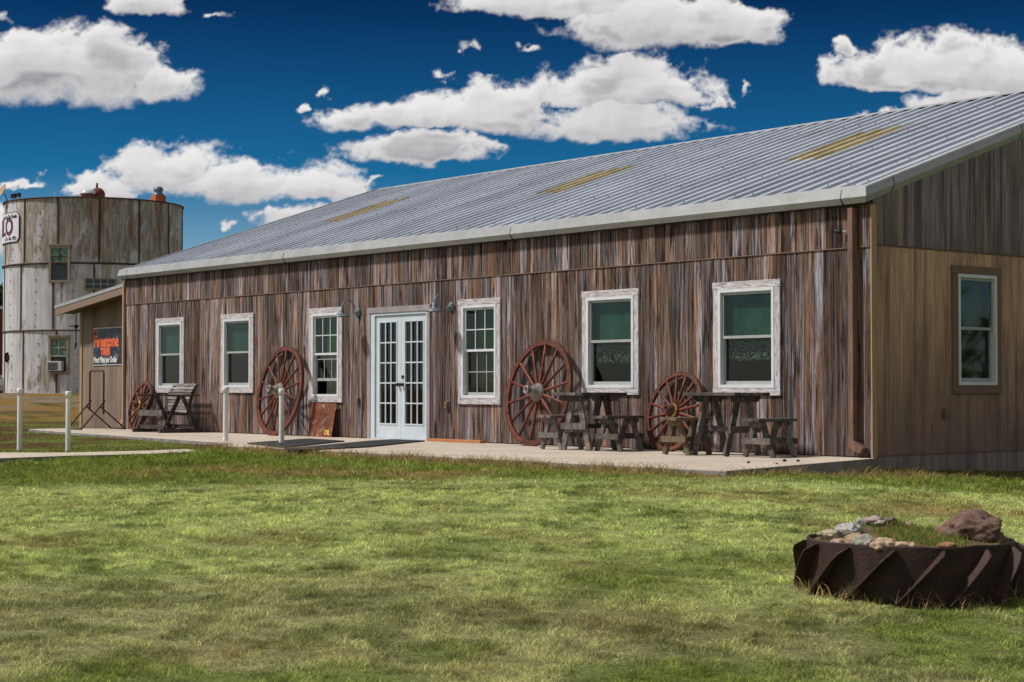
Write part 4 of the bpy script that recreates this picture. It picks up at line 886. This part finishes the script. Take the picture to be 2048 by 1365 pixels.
trestle('bench', .62, .27, .45, .40, 'pale grey bench left of the left picnic table, in front of the large wagon wheel', 'bench', bg_, (-4.46, -.86, 0), R(-2), 3, 12, .07, 'ash_timber')
trestle('bench', .68, .27, .45, .42, 'grey bench right of the left picnic table, under the window', 'bench', bg_, (-3.50, -.72, 0), R(4), 3, 13, .07)
trestle('picnic_table', .86, .60, .75, .56, 'dark grey picnic table on the patio under the rightmost front window', 'picnic table', tg, (-1.62, -.72, 0), R(90), 5, 14, .085)
trestle('bench', .62, .27, .45, .42, 'brownish bench left of the right picnic table, before the smaller bright red wheel', 'bench', bg_, (-2.08, -.92, 0), R(-2), 3, 15, .075, 'brown_timber')
trestle('bench', .66, .27, .45, .44, 'grey bench right of the right picnic table, nearest the downspout', 'bench', bg_, (-.92, -.72, 0), R(0), 3, 16, .075)
# ------------------------------------------------------------------ glider bench
gl = empty('glider_bench', (-15.72, -.6, 0), 0, 'dark slatted wooden glider bench beneath the first front window', 'glider bench'); rnd = random.Random(5)
def gp(nm, p, q, w, h, up=(0, 0, 1), mt_='dark_timber'):
    b = MB(); b.cur = rnd.random(); b.beam(p, q, w, h, up); return b.build(nm, mt_, gl, bevel=.003)
m, t = mat('dark_timber'); co = obco(t); r = attr(t).outputs['Fac']; n1 = t.noise(co, 1., 6, .7, .3, vec=(5, 14, 14))
c = t.mix(t.ramp(n1, [(.35, 0.), (.62, 1.)]), (.022, .018, .018), (.075, .062, .058)); c = t.mix(1., c, t.ramp(r, [(0, .6), (1, 1.5)]), 'MULTIPLY'); finish(t, c, .85, 0, n1, .4, .004, .25); M['dark_timber'] = m
m, t = mat('sunlit_timber'); co = obco(t); r = attr(t).outputs['Fac']; n1 = t.noise(co, 1., 6, .7, .3, vec=(4, 16, 16))
c = t.mix(t.ramp(n1, [(.35, 0.), (.62, 1.)]), (.10, .088, .082), (.27, .245, .23)); c = t.mix(1., c, t.ramp(r, [(0, .7), (1, 1.3)]), 'MULTIPLY'); finish(t, c, .85, 0, n1, .4, .004, .25); M['sunlit_timber'] = m  # lighter copy of the dark timber, sunlight on the back slats in the colour
for x in (-.50, .50):
    gp('frame_leg', (x, -.36, .0), (x, -.03, .66), .07, .036, (1, 0, 0)); gp('frame_leg', (x, .36, .0), (x, .03, .66), .07, .036, (1, 0, 0))
    gp('base_rail', (x, -.44, .035), (x, .42, .035), .05, .07); gp('armrest', (x, -.36, .675), (x, .36, .675), .07, .028)
    gp('hanger_bar', (x-.05*(1 if x > 0 else -1), -.24, .64), (x-.05*(1 if x > 0 else -1), -.26, .32), .03, .012); gp('hanger_bar', (x-.05*(1 if x > 0 else -1), .22, .64), (x-.05*(1 if x > 0 else -1), .22, .32), .03, .012)
gp('long_rail', (-.55, -.30, .10), (.55, -.30, .10), .03, .07); gp('long_rail', (-.55, .32, .10), (.55, .32, .10), .03, .07)
gp('seat_apron', (-.44, -.345, .35), (.44, -.345, .35), .024, .10, mt_='grey_timber')
for k in range(5): gp('seat_slat', (-.43, -.31+k*.095, .40-.012*k), (.43, -.31+k*.095, .40-.012*k), .085, .02)
prof = [(.16, .38), (.175, .44), (.19, .50), (.205, .56), (.22, .62), (.24, .68), (.265, .74), (.30, .80), (.345, .86)]
for k, (y, z) in enumerate(prof): 
    nx_ = Vector((0, -.95, .25)) if k < 6 else Vector((0, -.8, .55)); gp('back_slat', (-.43, y, z), (.43, y, z), .048 if k < 7 else .055, .018, tuple(nx_.normalized()), mt_='sunlit_timber')
for x in (-.40, .40):
    b = MB(); pr2 = [(x-.018, y+.012, z) for y, z in [(.14, .33)]+prof]+[(x-.018, y+.07, z+.01) for y, z in ([(.14, .33)]+prof)[::-1]]
    b.prism(pr2, (.036, 0, 0)); b.build('back_support', 'dark_timber', gl, bevel=.003); gp('seat_support', (x, -.33, .345), (x, .22, .33), .036, .05)
# ------------------------------------------------------------------ rusty tube stand
st_ = empty('tube_stand', (-18.55, -.62, 0), 0, 'empty rusty tube sign stand at the far corner by the annex', 'stand')
b = MB(); b.tube([(-.30, 0, .36), (-.30, 0, 1.08), (-.29, 0, 1.12), (-.27, 0, 1.14), (.27, 0, 1.14), (.29, 0, 1.12), (.30, 0, 1.08), (.30, 0, .30)], .018, 8); b.build('upright_loop', 'rusty_pipe', st_)
for x in (-.30, .30):
    b = MB(); b.tube([(x, .03, .56), (x, -.46, .015)], .016, 8); b.build('leg', 'rusty_pipe', st_); b = MB(); b.tube([(x, -.06, .44), (x, .46, .015)], .016, 8); b.build('leg', 'rusty_pipe', st_)
for y in (-.46, .46): b = MB(); b.tube([(-.31, y, .015), (.31, y, .015)], .014, 8); b.build('foot_bar', 'rusty_pipe', st_)
# ------------------------------------------------------------------ rusty metal sign leaning on the wall
rs = empty('rusty_sign', (-11.74, -.14, .0), 0, 'rusty brown metal sign leaning on the wall under a window', 'sign', rx=-R(16)); rs.rotation_euler = (-R(8), R(1.), 0)
b = MB(); rnd = random.Random(3); n = 10; top = [(.0+.74*k/n, 0, .575+rnd.uniform(-.012, .004)) for k in range(n+1)]
b.prism([(.02, 0, 0), (.72, 0, 0)]+[(p[0], 0, p[2]) for p in top[::-1]], (0, -.006, 0)); b.build('sheet', 'rusty_sheet', rs)
put('OIL', .11, .50, .085, 'yellow_letters', 'lettering', rs, .004, .95, y=-.010); put('G', .10, .13, .085, 'faded_letters', 'lettering', rs, .002, 1., y=-.0095) if False else None
# ------------------------------------------------------------------ mats, board, pebbles
def mat_obj(poly, label):
    b = MB(); b.prism([(x_, y_, .018) for x_, y_ in poly], (0, 0, -.016))
    o = b.build('floor_mat', 'rubber_mat'); 
    tag(o, label, 'floor mat', 'black rubber mats on the patio'); return o
def q_(px, py): p = at(px, py, 2, .015); return (p.x, p.y)
mat_obj([q_(*p) for p in ((494.4, 886.3), (616, 877.5), (689, 882), (568, 894.8), (556, 893.5))][::-1], 'black rubber mat lying askew on the patio before the rusty sign, behind the white post')
mat_obj([q_(*p) for p in ((568, 898), (740, 881.8), (790, 879), (850, 881.5), (735, 893.5), (600, 900.5))][::-1], 'black rubber mat running from the double door to the lawn edge')
b = MB(); b.beam((-8.42, -.09, .022), (-7.05, -.14, .022), .09, .04); tag(b.build('wooden_board', 'orange_board', bevel=.003), 'orange brown wooden board lying along the wall right of the double door', 'board')
for k, (px, py) in enumerate(((1497, 927), (1554, 929), (1569, 924), (1596, 924), (1549, 927.5))):
    p = at(px, py, 2, .0); b = MB(); b.lathe([(0, 0), (.016, .004), (.019, .012), (.010, .022), (0, .024)], Matrix.Translation(p) @ Matrix.Scale((1.0, .7, 1.3, 1.1, .5)[k], 4), 8); b.cur = .3
    tag(b.build('dark_pebble', 'black_metal'), 'tiny dark pebble on the bare end of the patio beside the last bench', 'pebble', 'dark pebbles on the end of the patio')
# ------------------------------------------------------------------ white posts
for px, py, ptop, lb in ((39, 905, 777, 'leftmost white plastic post, standing by the path at the left edge'), (136, 907, 783, 'second white plastic post from the left, at the edge of the path'), (451, 890, 774, 'white plastic post in front of the second window'), (563, 896, 778, 'white plastic post in front of the large grey-hubbed wagon wheel')):
    p = at(px, py, 2, -.09 if px < 200 else -.06); g_ = gz1(p.x, p.y); dep = (p-CAM).dot(FW); ht = .81+(HOR-ptop)/FPX*dep
    e = empty('post', (p.x, p.y, g_-.02), label=lb, cat='post', group='white plastic posts along the walk'); h = ht-g_+.02; e.rotation_euler = (0, R(.4) if px < 500 else 0, 0)
    r_ = 5.2/FPX*dep
    b = MB(); b.lathe([(r_, -.1), (r_, h-.085)], Matrix.Identity(4), 20); b.build('pipe', 'white_pipe', e)
    b = MB(); b.lathe([(r_, h-.09), (r_+.008, h-.088), (r_+.008, h-.006), (r_+.002, h), (0, h+.002)], Matrix.Identity(4), 20); b.build('cap', 'white_pipe', e)
# ------------------------------------------------------------------ old iron wheel used as a planter
def wp(px, py, z): return at(px, py, 2, z)
pc = CAM+(ray(1818, 776))*10.35; PCX, PCY = pc.x, pc.y; PG = gz1(PCX, PCY); PR, PH = .60, .33; PG -= .025
fd_ = (Vector((CAM.x-PCX, CAM.y-PCY, 0))).normalized(); sd_ = Vector((-fd_.y, fd_.x, 0))
pl_ = empty('iron_wheel_planter', (PCX, PCY, PG), math.atan2(sd_.y, sd_.x), 'dark rusty iron tractor wheel with slanted lugs, lying on the lawn as a planter', 'planter')
I4 = Matrix.Identity(4)
b = MB(); b.cur = .6; b.lathe([(PR-.02, -.08), (PR, -.08), (PR, PH-.006), (PR-.004, PH), (PR-.016, PH), (PR-.02, PH-.006), (PR-.02, -.08)], I4, 96, False); 
b.v = [((1+.012*mnoise.noise(Vector((vx*2.5, vy*2.5, vz*3))))*vx, (1+.012*mnoise.noise(Vector((vx*2.5, vy*2.5, vz*3))))*vy, vz+(.012*mnoise.noise(Vector((vx*5, vy*5, 3.))) if vz > .2 else 0)) for vx, vy, vz in b.v]; b.build('drum', 'planter_iron', pl_)
lug0 = None
for k in range(14):
    a0 = R(-8+k*360/14); tw_ = R(-27); b = MB(); vs = []; n = 10; b.cur = .9
    for q in range(n+1):
        f = q/n; a = -math.pi/2+a0+tw_*(1-f); z = -.02+(PH+.0)*f; ht = .080*min(1, (f+.03)*9, (1.03-f)*7)+.004
        for dr, da in ((-.002, -.011), (ht, -.011), (ht, .011), (-.002, .011)): vs.append(((PR+dr)*math.cos(a+da), (PR+dr)*math.sin(a+da), z))
    b.add(vs, [(4*q+c_, 4*q+(c_+1) % 4, 4*q+4+(c_+1) % 4, 4*q+4+c_) for q in range(n) for c_ in range(4)]+[(0, 1, 2, 3), tuple(4*n+c_ for c_ in (3, 2, 1, 0))]); b.build('lug', 'planter_iron', pl_, bevel=.003)
def blob(name, loc, rx, ry, rz2, col_, seed, rough=.25, sub=4, rot=0, sharp=0):
    import bmesh
    bm = bmesh.new(); bmesh.ops.create_icosphere(bm, subdivisions=sub, radius=1); o_ = Vector((seed*3.1, seed*1.7, 0))
    for v_ in bm.verts:
        p = v_.co.copy(); k = 1+rough*(mnoise.fractal(p*1.1+o_, .75, 2.2, 6)); k *= 1-.10*max(0, mnoise.cell(p*1.3+o_))
        if sharp: k *= 1-sharp*abs(mnoise.noise(p*1.6+o_*2))
        v_.co = Vector((p.x*rx, p.y*ry, p.z*rz2))*k
    me = bpy.data.meshes.new(name); bm.to_mesh(me); bm.free(); n = len(me.vertices); a = me.attributes.new('tint', 'FLOAT_COLOR', 'POINT'); a.data.foreach_set('color', list((*col_, 1))*n)
    me.polygons.foreach_set('use_smooth', [True]*len(me.polygons)); me.materials.append(M['stone']); o = bpy.data.objects.new(name, me); COL.objects.link(o); o.location = loc; o.rotation_euler = (0, 0, math.atan2(sd_.y, sd_.x)+rot); return o
ZS = PG+PH
def hs(lx, la):
    r2 = (lx*lx+la*la)/(PR-.02)**2
    return -.025+.045*(1-r2)+.105*np.exp(-((lx+.20)**2+(la-.33)**2)/.19**2)*np.clip(1.15-r2, 0, 1)+.045*np.exp(-((lx+.34)**2+(la+.02)**2)/.16**2)
def loc(lx, la): return PCX+sd_.x*lx-fd_.x*la, PCY+sd_.y*lx-fd_.y*la
b = MB(); n = 40; vs = [(0, 0, PH+float(hs(0., 0.)))]; fs = []
for j in range(1, 9):
    for k in range(n): a = 2*math.pi*k/n; r_ = (PR-.021)*j/8; vs.append((r_*math.cos(a), r_*math.sin(a), PH+float(hs(r_*math.cos(a), r_*math.sin(a)))+.010*mnoise.noise(Vector((r_*math.cos(a)*9, r_*math.sin(a)*9, 1)))))
fs = [(0, 1+k, 1+(k+1) % n) for k in range(n)]+[(1+j*n+k, 1+(j+1)*n+k, 1+(j+1)*n+(k+1) % n, 1+j*n+(k+1) % n) for j in range(7) for k in range(n)]
b.add(vs, fs, True); b.build('soil', 'soil', pl_)
for k, (px, py, w, h, c_, lb) in enumerate(((1697, 1064, 40, 20, (.50, .47, .46), 'pale whitish stone at the left back of the iron wheel planter'), (1729, 1091, 37, 23, (.38, .36, .32), 'round grey stone at the front rim of the iron wheel planter'),
    (1771, 1093, 46, 21, (.50, .36, .24), 'largest tan stone at the front rim of the iron wheel planter'), (1805, 1097, 27, 15, (.52, .40, .28), 'small tan stone right of the largest tan stone on the planter rim'), (1825, 1098, 17, 12, (.50, .36, .24), 'smallest tan stone on the planter rim, last of the front row'),
    (1724, 1049, 24, 15, (.34, .35, .35), 'grey stone at the back left of the planter beside a pinkish one'), (1752, 1046, 36, 14, (.46, .36, .33), 'pinkish flat stone at the back of the planter'), (1780, 1044, 26, 12, (.18, .18, .18), 'dark grey stone at the back of the planter'),
    (1661, 1073, 36, 15, (.48, .42, .30), 'flat cream stone at the left end of the planter'), (1816, 1052, 18, 10, (.48, .38, .32), 'small pink stone at the back middle of the planter'), (1884, 1048, 26, 12, (.50, .32, .22), 'small orange pink stone at the back right of the planter'),
    (1710, 1084, 34, 20, (.42, .30, .20), 'orange tan stone between the grey stone and the flat cream one'), (1675, 1088, 22, 11, (.48, .36, .28), 'small buff stone low on the left rim of the planter'))):
    s_ = 11.2/FPX; best = None; rdir = ray(px, py+h*.2)
    for q in np.linspace(9.6, 11.1, 120):
        p = CAM+rdir*float(q); rel_ = Vector((p.x-PCX, p.y-PCY, 0))
        if rel_.length > PR-.055: continue
        z_ = ZS+float(hs(rel_.dot(sd_), -rel_.dot(fd_))); g_ = p.z-z_
        if best is None or g_ < best[0]-1e-4: best = (g_, rel_.copy(), z_)
        if g_ <= 0: break
    g_, rel_, z_ = best
    zc = z_+.012
    tag(blob('stone', (PCX+rel_.x, PCY+rel_.y, zc), w/2*s_*1.22, w/2*s_*1.0, max(h/2*s_*1.4, .015), tuple(q*.8 for q in c_), k+1, .34, 4, 0, .12), lb, 'stone', 'stones in the iron wheel planter')
tag(blob('boulder', (PCX+sd_.x*.35+fd_.x*.0, PCY+sd_.y*.35+fd_.y*.0, ZS+.035), .20, .16, .125, (.15, .092, .072), 21, .30, 5, .1, .12), 'large reddish brown boulder at the right end of the iron wheel planter', 'boulder')
tag(blob('rubble_stone', (PCX+sd_.x*.20+fd_.x*.44, PCY+sd_.y*.20+fd_.y*.44, ZS-.0), .055, .04, .017, (.26, .14, .08), 31, .3, 3), 'low brown stone on the front rim below the boulder', 'stone', 'stones in the iron wheel planter')
# ------------------------------------------------------------------ grass
def blades(name, x, y, z, tint, hgt, wid, lean, material='grass_blades', seed=1):
    r_ = np.random.default_rng(seed); n = len(x); a = r_.random(n)*2*np.pi; dx, dy = np.cos(a), np.sin(a); la = r_.random(n)*2*np.pi; lx, ly = np.cos(la)*lean*hgt, np.sin(la)*lean*hgt
    h = hgt; w = wid
    P0 = np.stack([x-dx*w/2, y-dy*w/2, z], 1); P1 = np.stack([x+dx*w/2, y+dy*w/2, z], 1)
    mx_, my_ = x+lx*.35, y+ly*.35; P2 = np.stack([mx_-dx*w*.38, my_-dy*w*.38, z+h*.62], 1); P3 = np.stack([mx_+dx*w*.38, my_+dy*w*.38, z+h*.62], 1); P4 = np.stack([x+lx, y+ly, z+h], 1)
    co = np.stack([P0, P1, P2, P3, P4], 1).reshape(-1, 3); b5 = np.arange(n)*5
    return np_mesh(name, co, np.stack([b5, b5+1, b5+3, b5+2], 1), np.repeat(tint, 5, 0), material, np.stack([b5+2, b5+3, b5+4], 1))
def lawn(n, d0, d1, lw, seed):
    r_ = np.random.default_rng(seed); dep = d0+(d1-d0)*r_.random(n); lat = (r_.random(n)*2-1)*lw*dep
    return CAM.x+FH.x*dep+RT.x*lat, CAM.y+FH.y*dep+RT.y*lat, dep
GX, GY, GD = [], [], []
for n, d0, d1, sd2 in ((220000, 7.4, 11, 1), (260000, 10.5, 16, 2), (150000, 15, 24, 3), (60000, 22, 36, 4), (30000, 32, 58, 5)):
    x, y, dep = lawn(n, d0, d1, .345, sd2); GX.append(x); GY.append(y); GD.append(dep)
x, y, dep = (np.concatenate(q) for q in (GX, GY, GD))
def grow_ok(x, y, m_=0.):
    ok = ~inpoly(x, y, PATIO) & ~inpoly(x, y, PATH) & ~((x > XL-.05) & (x < .05) & (y > -.05) & (y < 12.3)) & ~((x > AX0-.02) & (x < AX1+.1) & (y > AY-.02) & (y < 9.1))
    return ok & (np.hypot(x-PCX, y-PCY) > PR+.0) & (np.hypot(x-SX, y-SY) > SR+.1)
ok = grow_ok(x, y); x, y, dep = x[ok], y[ok], dep[ok]
tn = grass_col(x, y); r_ = np.random.default_rng(5); n = len(x)
cl_ = sm(fbm(x*6, y*6, 3), .28, .72); lush_ = sm(dep, 16.5, 19)
hg = (.011+.016*r_.random(n))*(.35+1.3*cl_)*(1+.9*lush_*(1-sm(dep, 24, 27)))
nearwalk = np.exp(-((y+3.65)/.28)**2)*(x > -8.6)*(x < 1.2)+np.exp(-((x-.5)/.5)**2)*(y > -3.6)*(y < 1)*1.
nearwall = ((x > 0) & (x < .35) & (y > 0)).astype(float)
hg = hg*(1+.9*nearwalk*r_.random(n)**2)
br_ = (.58+.58*r_.random(n)+.45*(r_.random(n) > .9))[:, None]; dry = (r_.random(n) < .13+.35*np.clip(nearwalk+nearwall, 0, 1))[:, None]; tn = tn*br_; tn = np.where(dry, tn*.4+np.array([.40, .30, .15])*.6*br_, tn)
tn = tn*(.62+.62*sm(fbm(x*11+3, y*11, 3), .25, .72))[:, None]
wd = np.clip(.0042*dep/10, .0036, .012)*(.7+.6*r_.random(n))
go = blades('grass', x, y, gz(x, y)-.004, tn, hg, wd, .6+1.6*r_.random(n)**2); tag(go, 'short mown lawn grass, green with dry brown patches', 'grass', kind='stuff')
# dry weeds along slab edge, the mound and the planter
r_ = np.random.default_rng(11); wx_, wy_ = [], []
wx_.append(r_.uniform(-8.6, 1.2, 4200)); wy_.append(-3.61-np.abs(r_.normal(0, .11, 4200)))
f = r_.random(900); wx_.append(1.1-1.05*f+r_.uniform(.02, .22, 900)); wy_.append(-3.6+3.6*f)
wx_.append(r_.uniform(.02, .30, 260)); wy_.append(r_.uniform(0, 3.2, 260))
a = r_.random(420)*2*np.pi; rr_ = PR+.02+np.abs(r_.normal(0, .05, 420)); wx_.append(PCX+np.cos(a)*rr_); wy_.append(PCY+np.sin(a)*rr_)
wx_, wy_ = np.concatenate(wx_), np.concatenate(wy_); n = len(wx_); k_ = vnoise(wx_*3, wy_*3) > .36; wx_, wy_ = wx_[k_], wy_[k_]; n = len(wx_)
tw = np.where((r_.random(n) < .72)[:, None], np.array([.42, .29, .14]), np.array([.14, .18, .04]))*(.6+.7*r_.random(n))[:, None]
wo = blades('weeds', wx_, wy_, gz(wx_, wy_)-.005, tw, .05+.10*r_.random(n)**2, np.full(n, .006), .5+1.1*r_.random(n), seed=8); tag(wo, 'dry straw weeds along the edge of the concrete slab', 'weeds', kind='stuff')
# planter grass: rooted in the soil, part of the planting
n = 9000; a = r_.random(n)*2*np.pi; q = np.sqrt(r_.random(n))*(PR-.05); lx_, ly_ = q*np.cos(a), q*np.sin(a); sx_ = lx_*sd_.x+ly_*fd_.x; sy_ = lx_*sd_.y+ly_*fd_.y
keep = (lx_ > -.16+.25*(vnoise(lx_*9+50, ly_*9+50)-.5)) & (lx_ < .30) & (ly_ < .44) | (r_.random(n) < .10); sx_, sy_, lx_, ly_ = sx_[keep], sy_[keep], lx_[keep], ly_[keep]; n = len(sx_)
tg_ = np.where((r_.random(n) < .25)[:, None], np.array([.40, .27, .10]), np.array([.15, .23, .05]))*(.55+.8*r_.random(n))[:, None]
po = blades('planter_grass', PCX+sx_, PCY+sy_, ZS-.01+hs(lx_, -ly_), tg_, (.02+.045*r_.random(n)**1.5), np.full(n, .0045), .4+.8*r_.random(n), seed=9); tag(po, 'wispy green grass growing inside the iron wheel planter', 'grass', kind='stuff')
# ------------------------------------------------------------------ trees far behind on the left
def tree(x, y, h, r0, label, seed):
    rnd = random.Random(seed); z = gz1(x, y)
    e = empty('tree', (x, y, z), label=label, cat='tree', group='dark trees beyond the silo')
    b = MB(); b.tube([(0, 0, -.2), (.1, 0, h*.3), (-.1, .1, h*.55), (.1, 0, h*.85)], [.28, .22, .15, .05], 8)
    tips = []
    for k in range(9):
        a = k*2.4; z0 = h*(.3+.05*k); l = r0*(.9-.05*k); p1 = (l*.5*math.cos(a), l*.5*math.sin(a), z0+l*.35); p2 = (l*math.cos(a), l*math.sin(a), z0+l*.6); b.tube([(0, 0, z0), p1, p2], [.1, .07, .03], 6); tips += [p1, p2]
    b.build('trunk', 'dark_bark', e)
    b = MB(); tips += [(rnd.uniform(-1, 1)*r0*.6, rnd.uniform(-1, 1)*r0*.6, h*rnd.uniform(.45, .95)) for _ in range(16)]
    for tx, ty, tz in tips:
        cr = rnd.uniform(.7, 1.3)*r0*.33
        for _ in range(150):
            v_ = Vector((rnd.gauss(0, 1), rnd.gauss(0, 1), rnd.gauss(0, .8))).normalized()*cr*rnd.uniform(.5, 1.08)+Vector((tx, ty, tz)); b.cur = rnd.random()
            q1 = Vector((rnd.uniform(-1, 1), rnd.uniform(-1, 1), rnd.uniform(-1, 1))).normalized(); q2 = q1.orthogonal().normalized(); s_ = rnd.uniform(.10, .2)
            b.add([v_-q1*s_, v_-q2*s_*.6, v_+q1*s_, v_+q2*s_*.6], [(0, 1, 2, 3)])
    b.build('crown', 'leaves', e)
for k, (px, dep, h, r0, lb) in enumerate(((-14, 86, 5.6, 2.6, 'dark green tree at the left edge of the picture, behind the red shed'), (-95, 95, 6.5, 3.0, 'dark tree left of the red shed, outermost of the row'))):
    p = atd(px, 776, dep); tree(p.x, p.y, h, r0, lb, k+1)

rnd = random.Random(77); b = MB()
for k in range(46):
    ang = -.2+k*.085; q = (-FH)*math.cos(ang-1.2)+RT*math.sin(ang-1.2); c0 = Vector((CAM.x, CAM.y, 0))+q*rnd.uniform(62, 80); hh = rnd.uniform(5.5, 10)
    z0 = gz1(c0.x, c0.y)
    for _ in range(170):
        v_ = Vector((rnd.gauss(0, 1), rnd.gauss(0, 1), rnd.gauss(0, .8))).normalized()*rnd.uniform(.6, 1.05); v_ = Vector((c0.x+v_.x*4.2, c0.y+v_.y*4.2, z0+hh*.5+v_.z*hh*.5)); b.cur = rnd.random()
        q1 = Vector((rnd.uniform(-1, 1), rnd.uniform(-1, 1), rnd.uniform(-1, 1))).normalized(); q2 = q1.orthogonal().normalized(); s_ = rnd.uniform(.5, 1.0); b.add([v_-q1*s_, v_-q2*s_*.7, v_+q1*s_, v_+q2*s_*.7], [(0, 1, 2, 3)])
tag(b.build('far_wood', 'leaves'), 'green wood beyond the lawn, mirrored in the window panes', 'wood', kind='stuff')
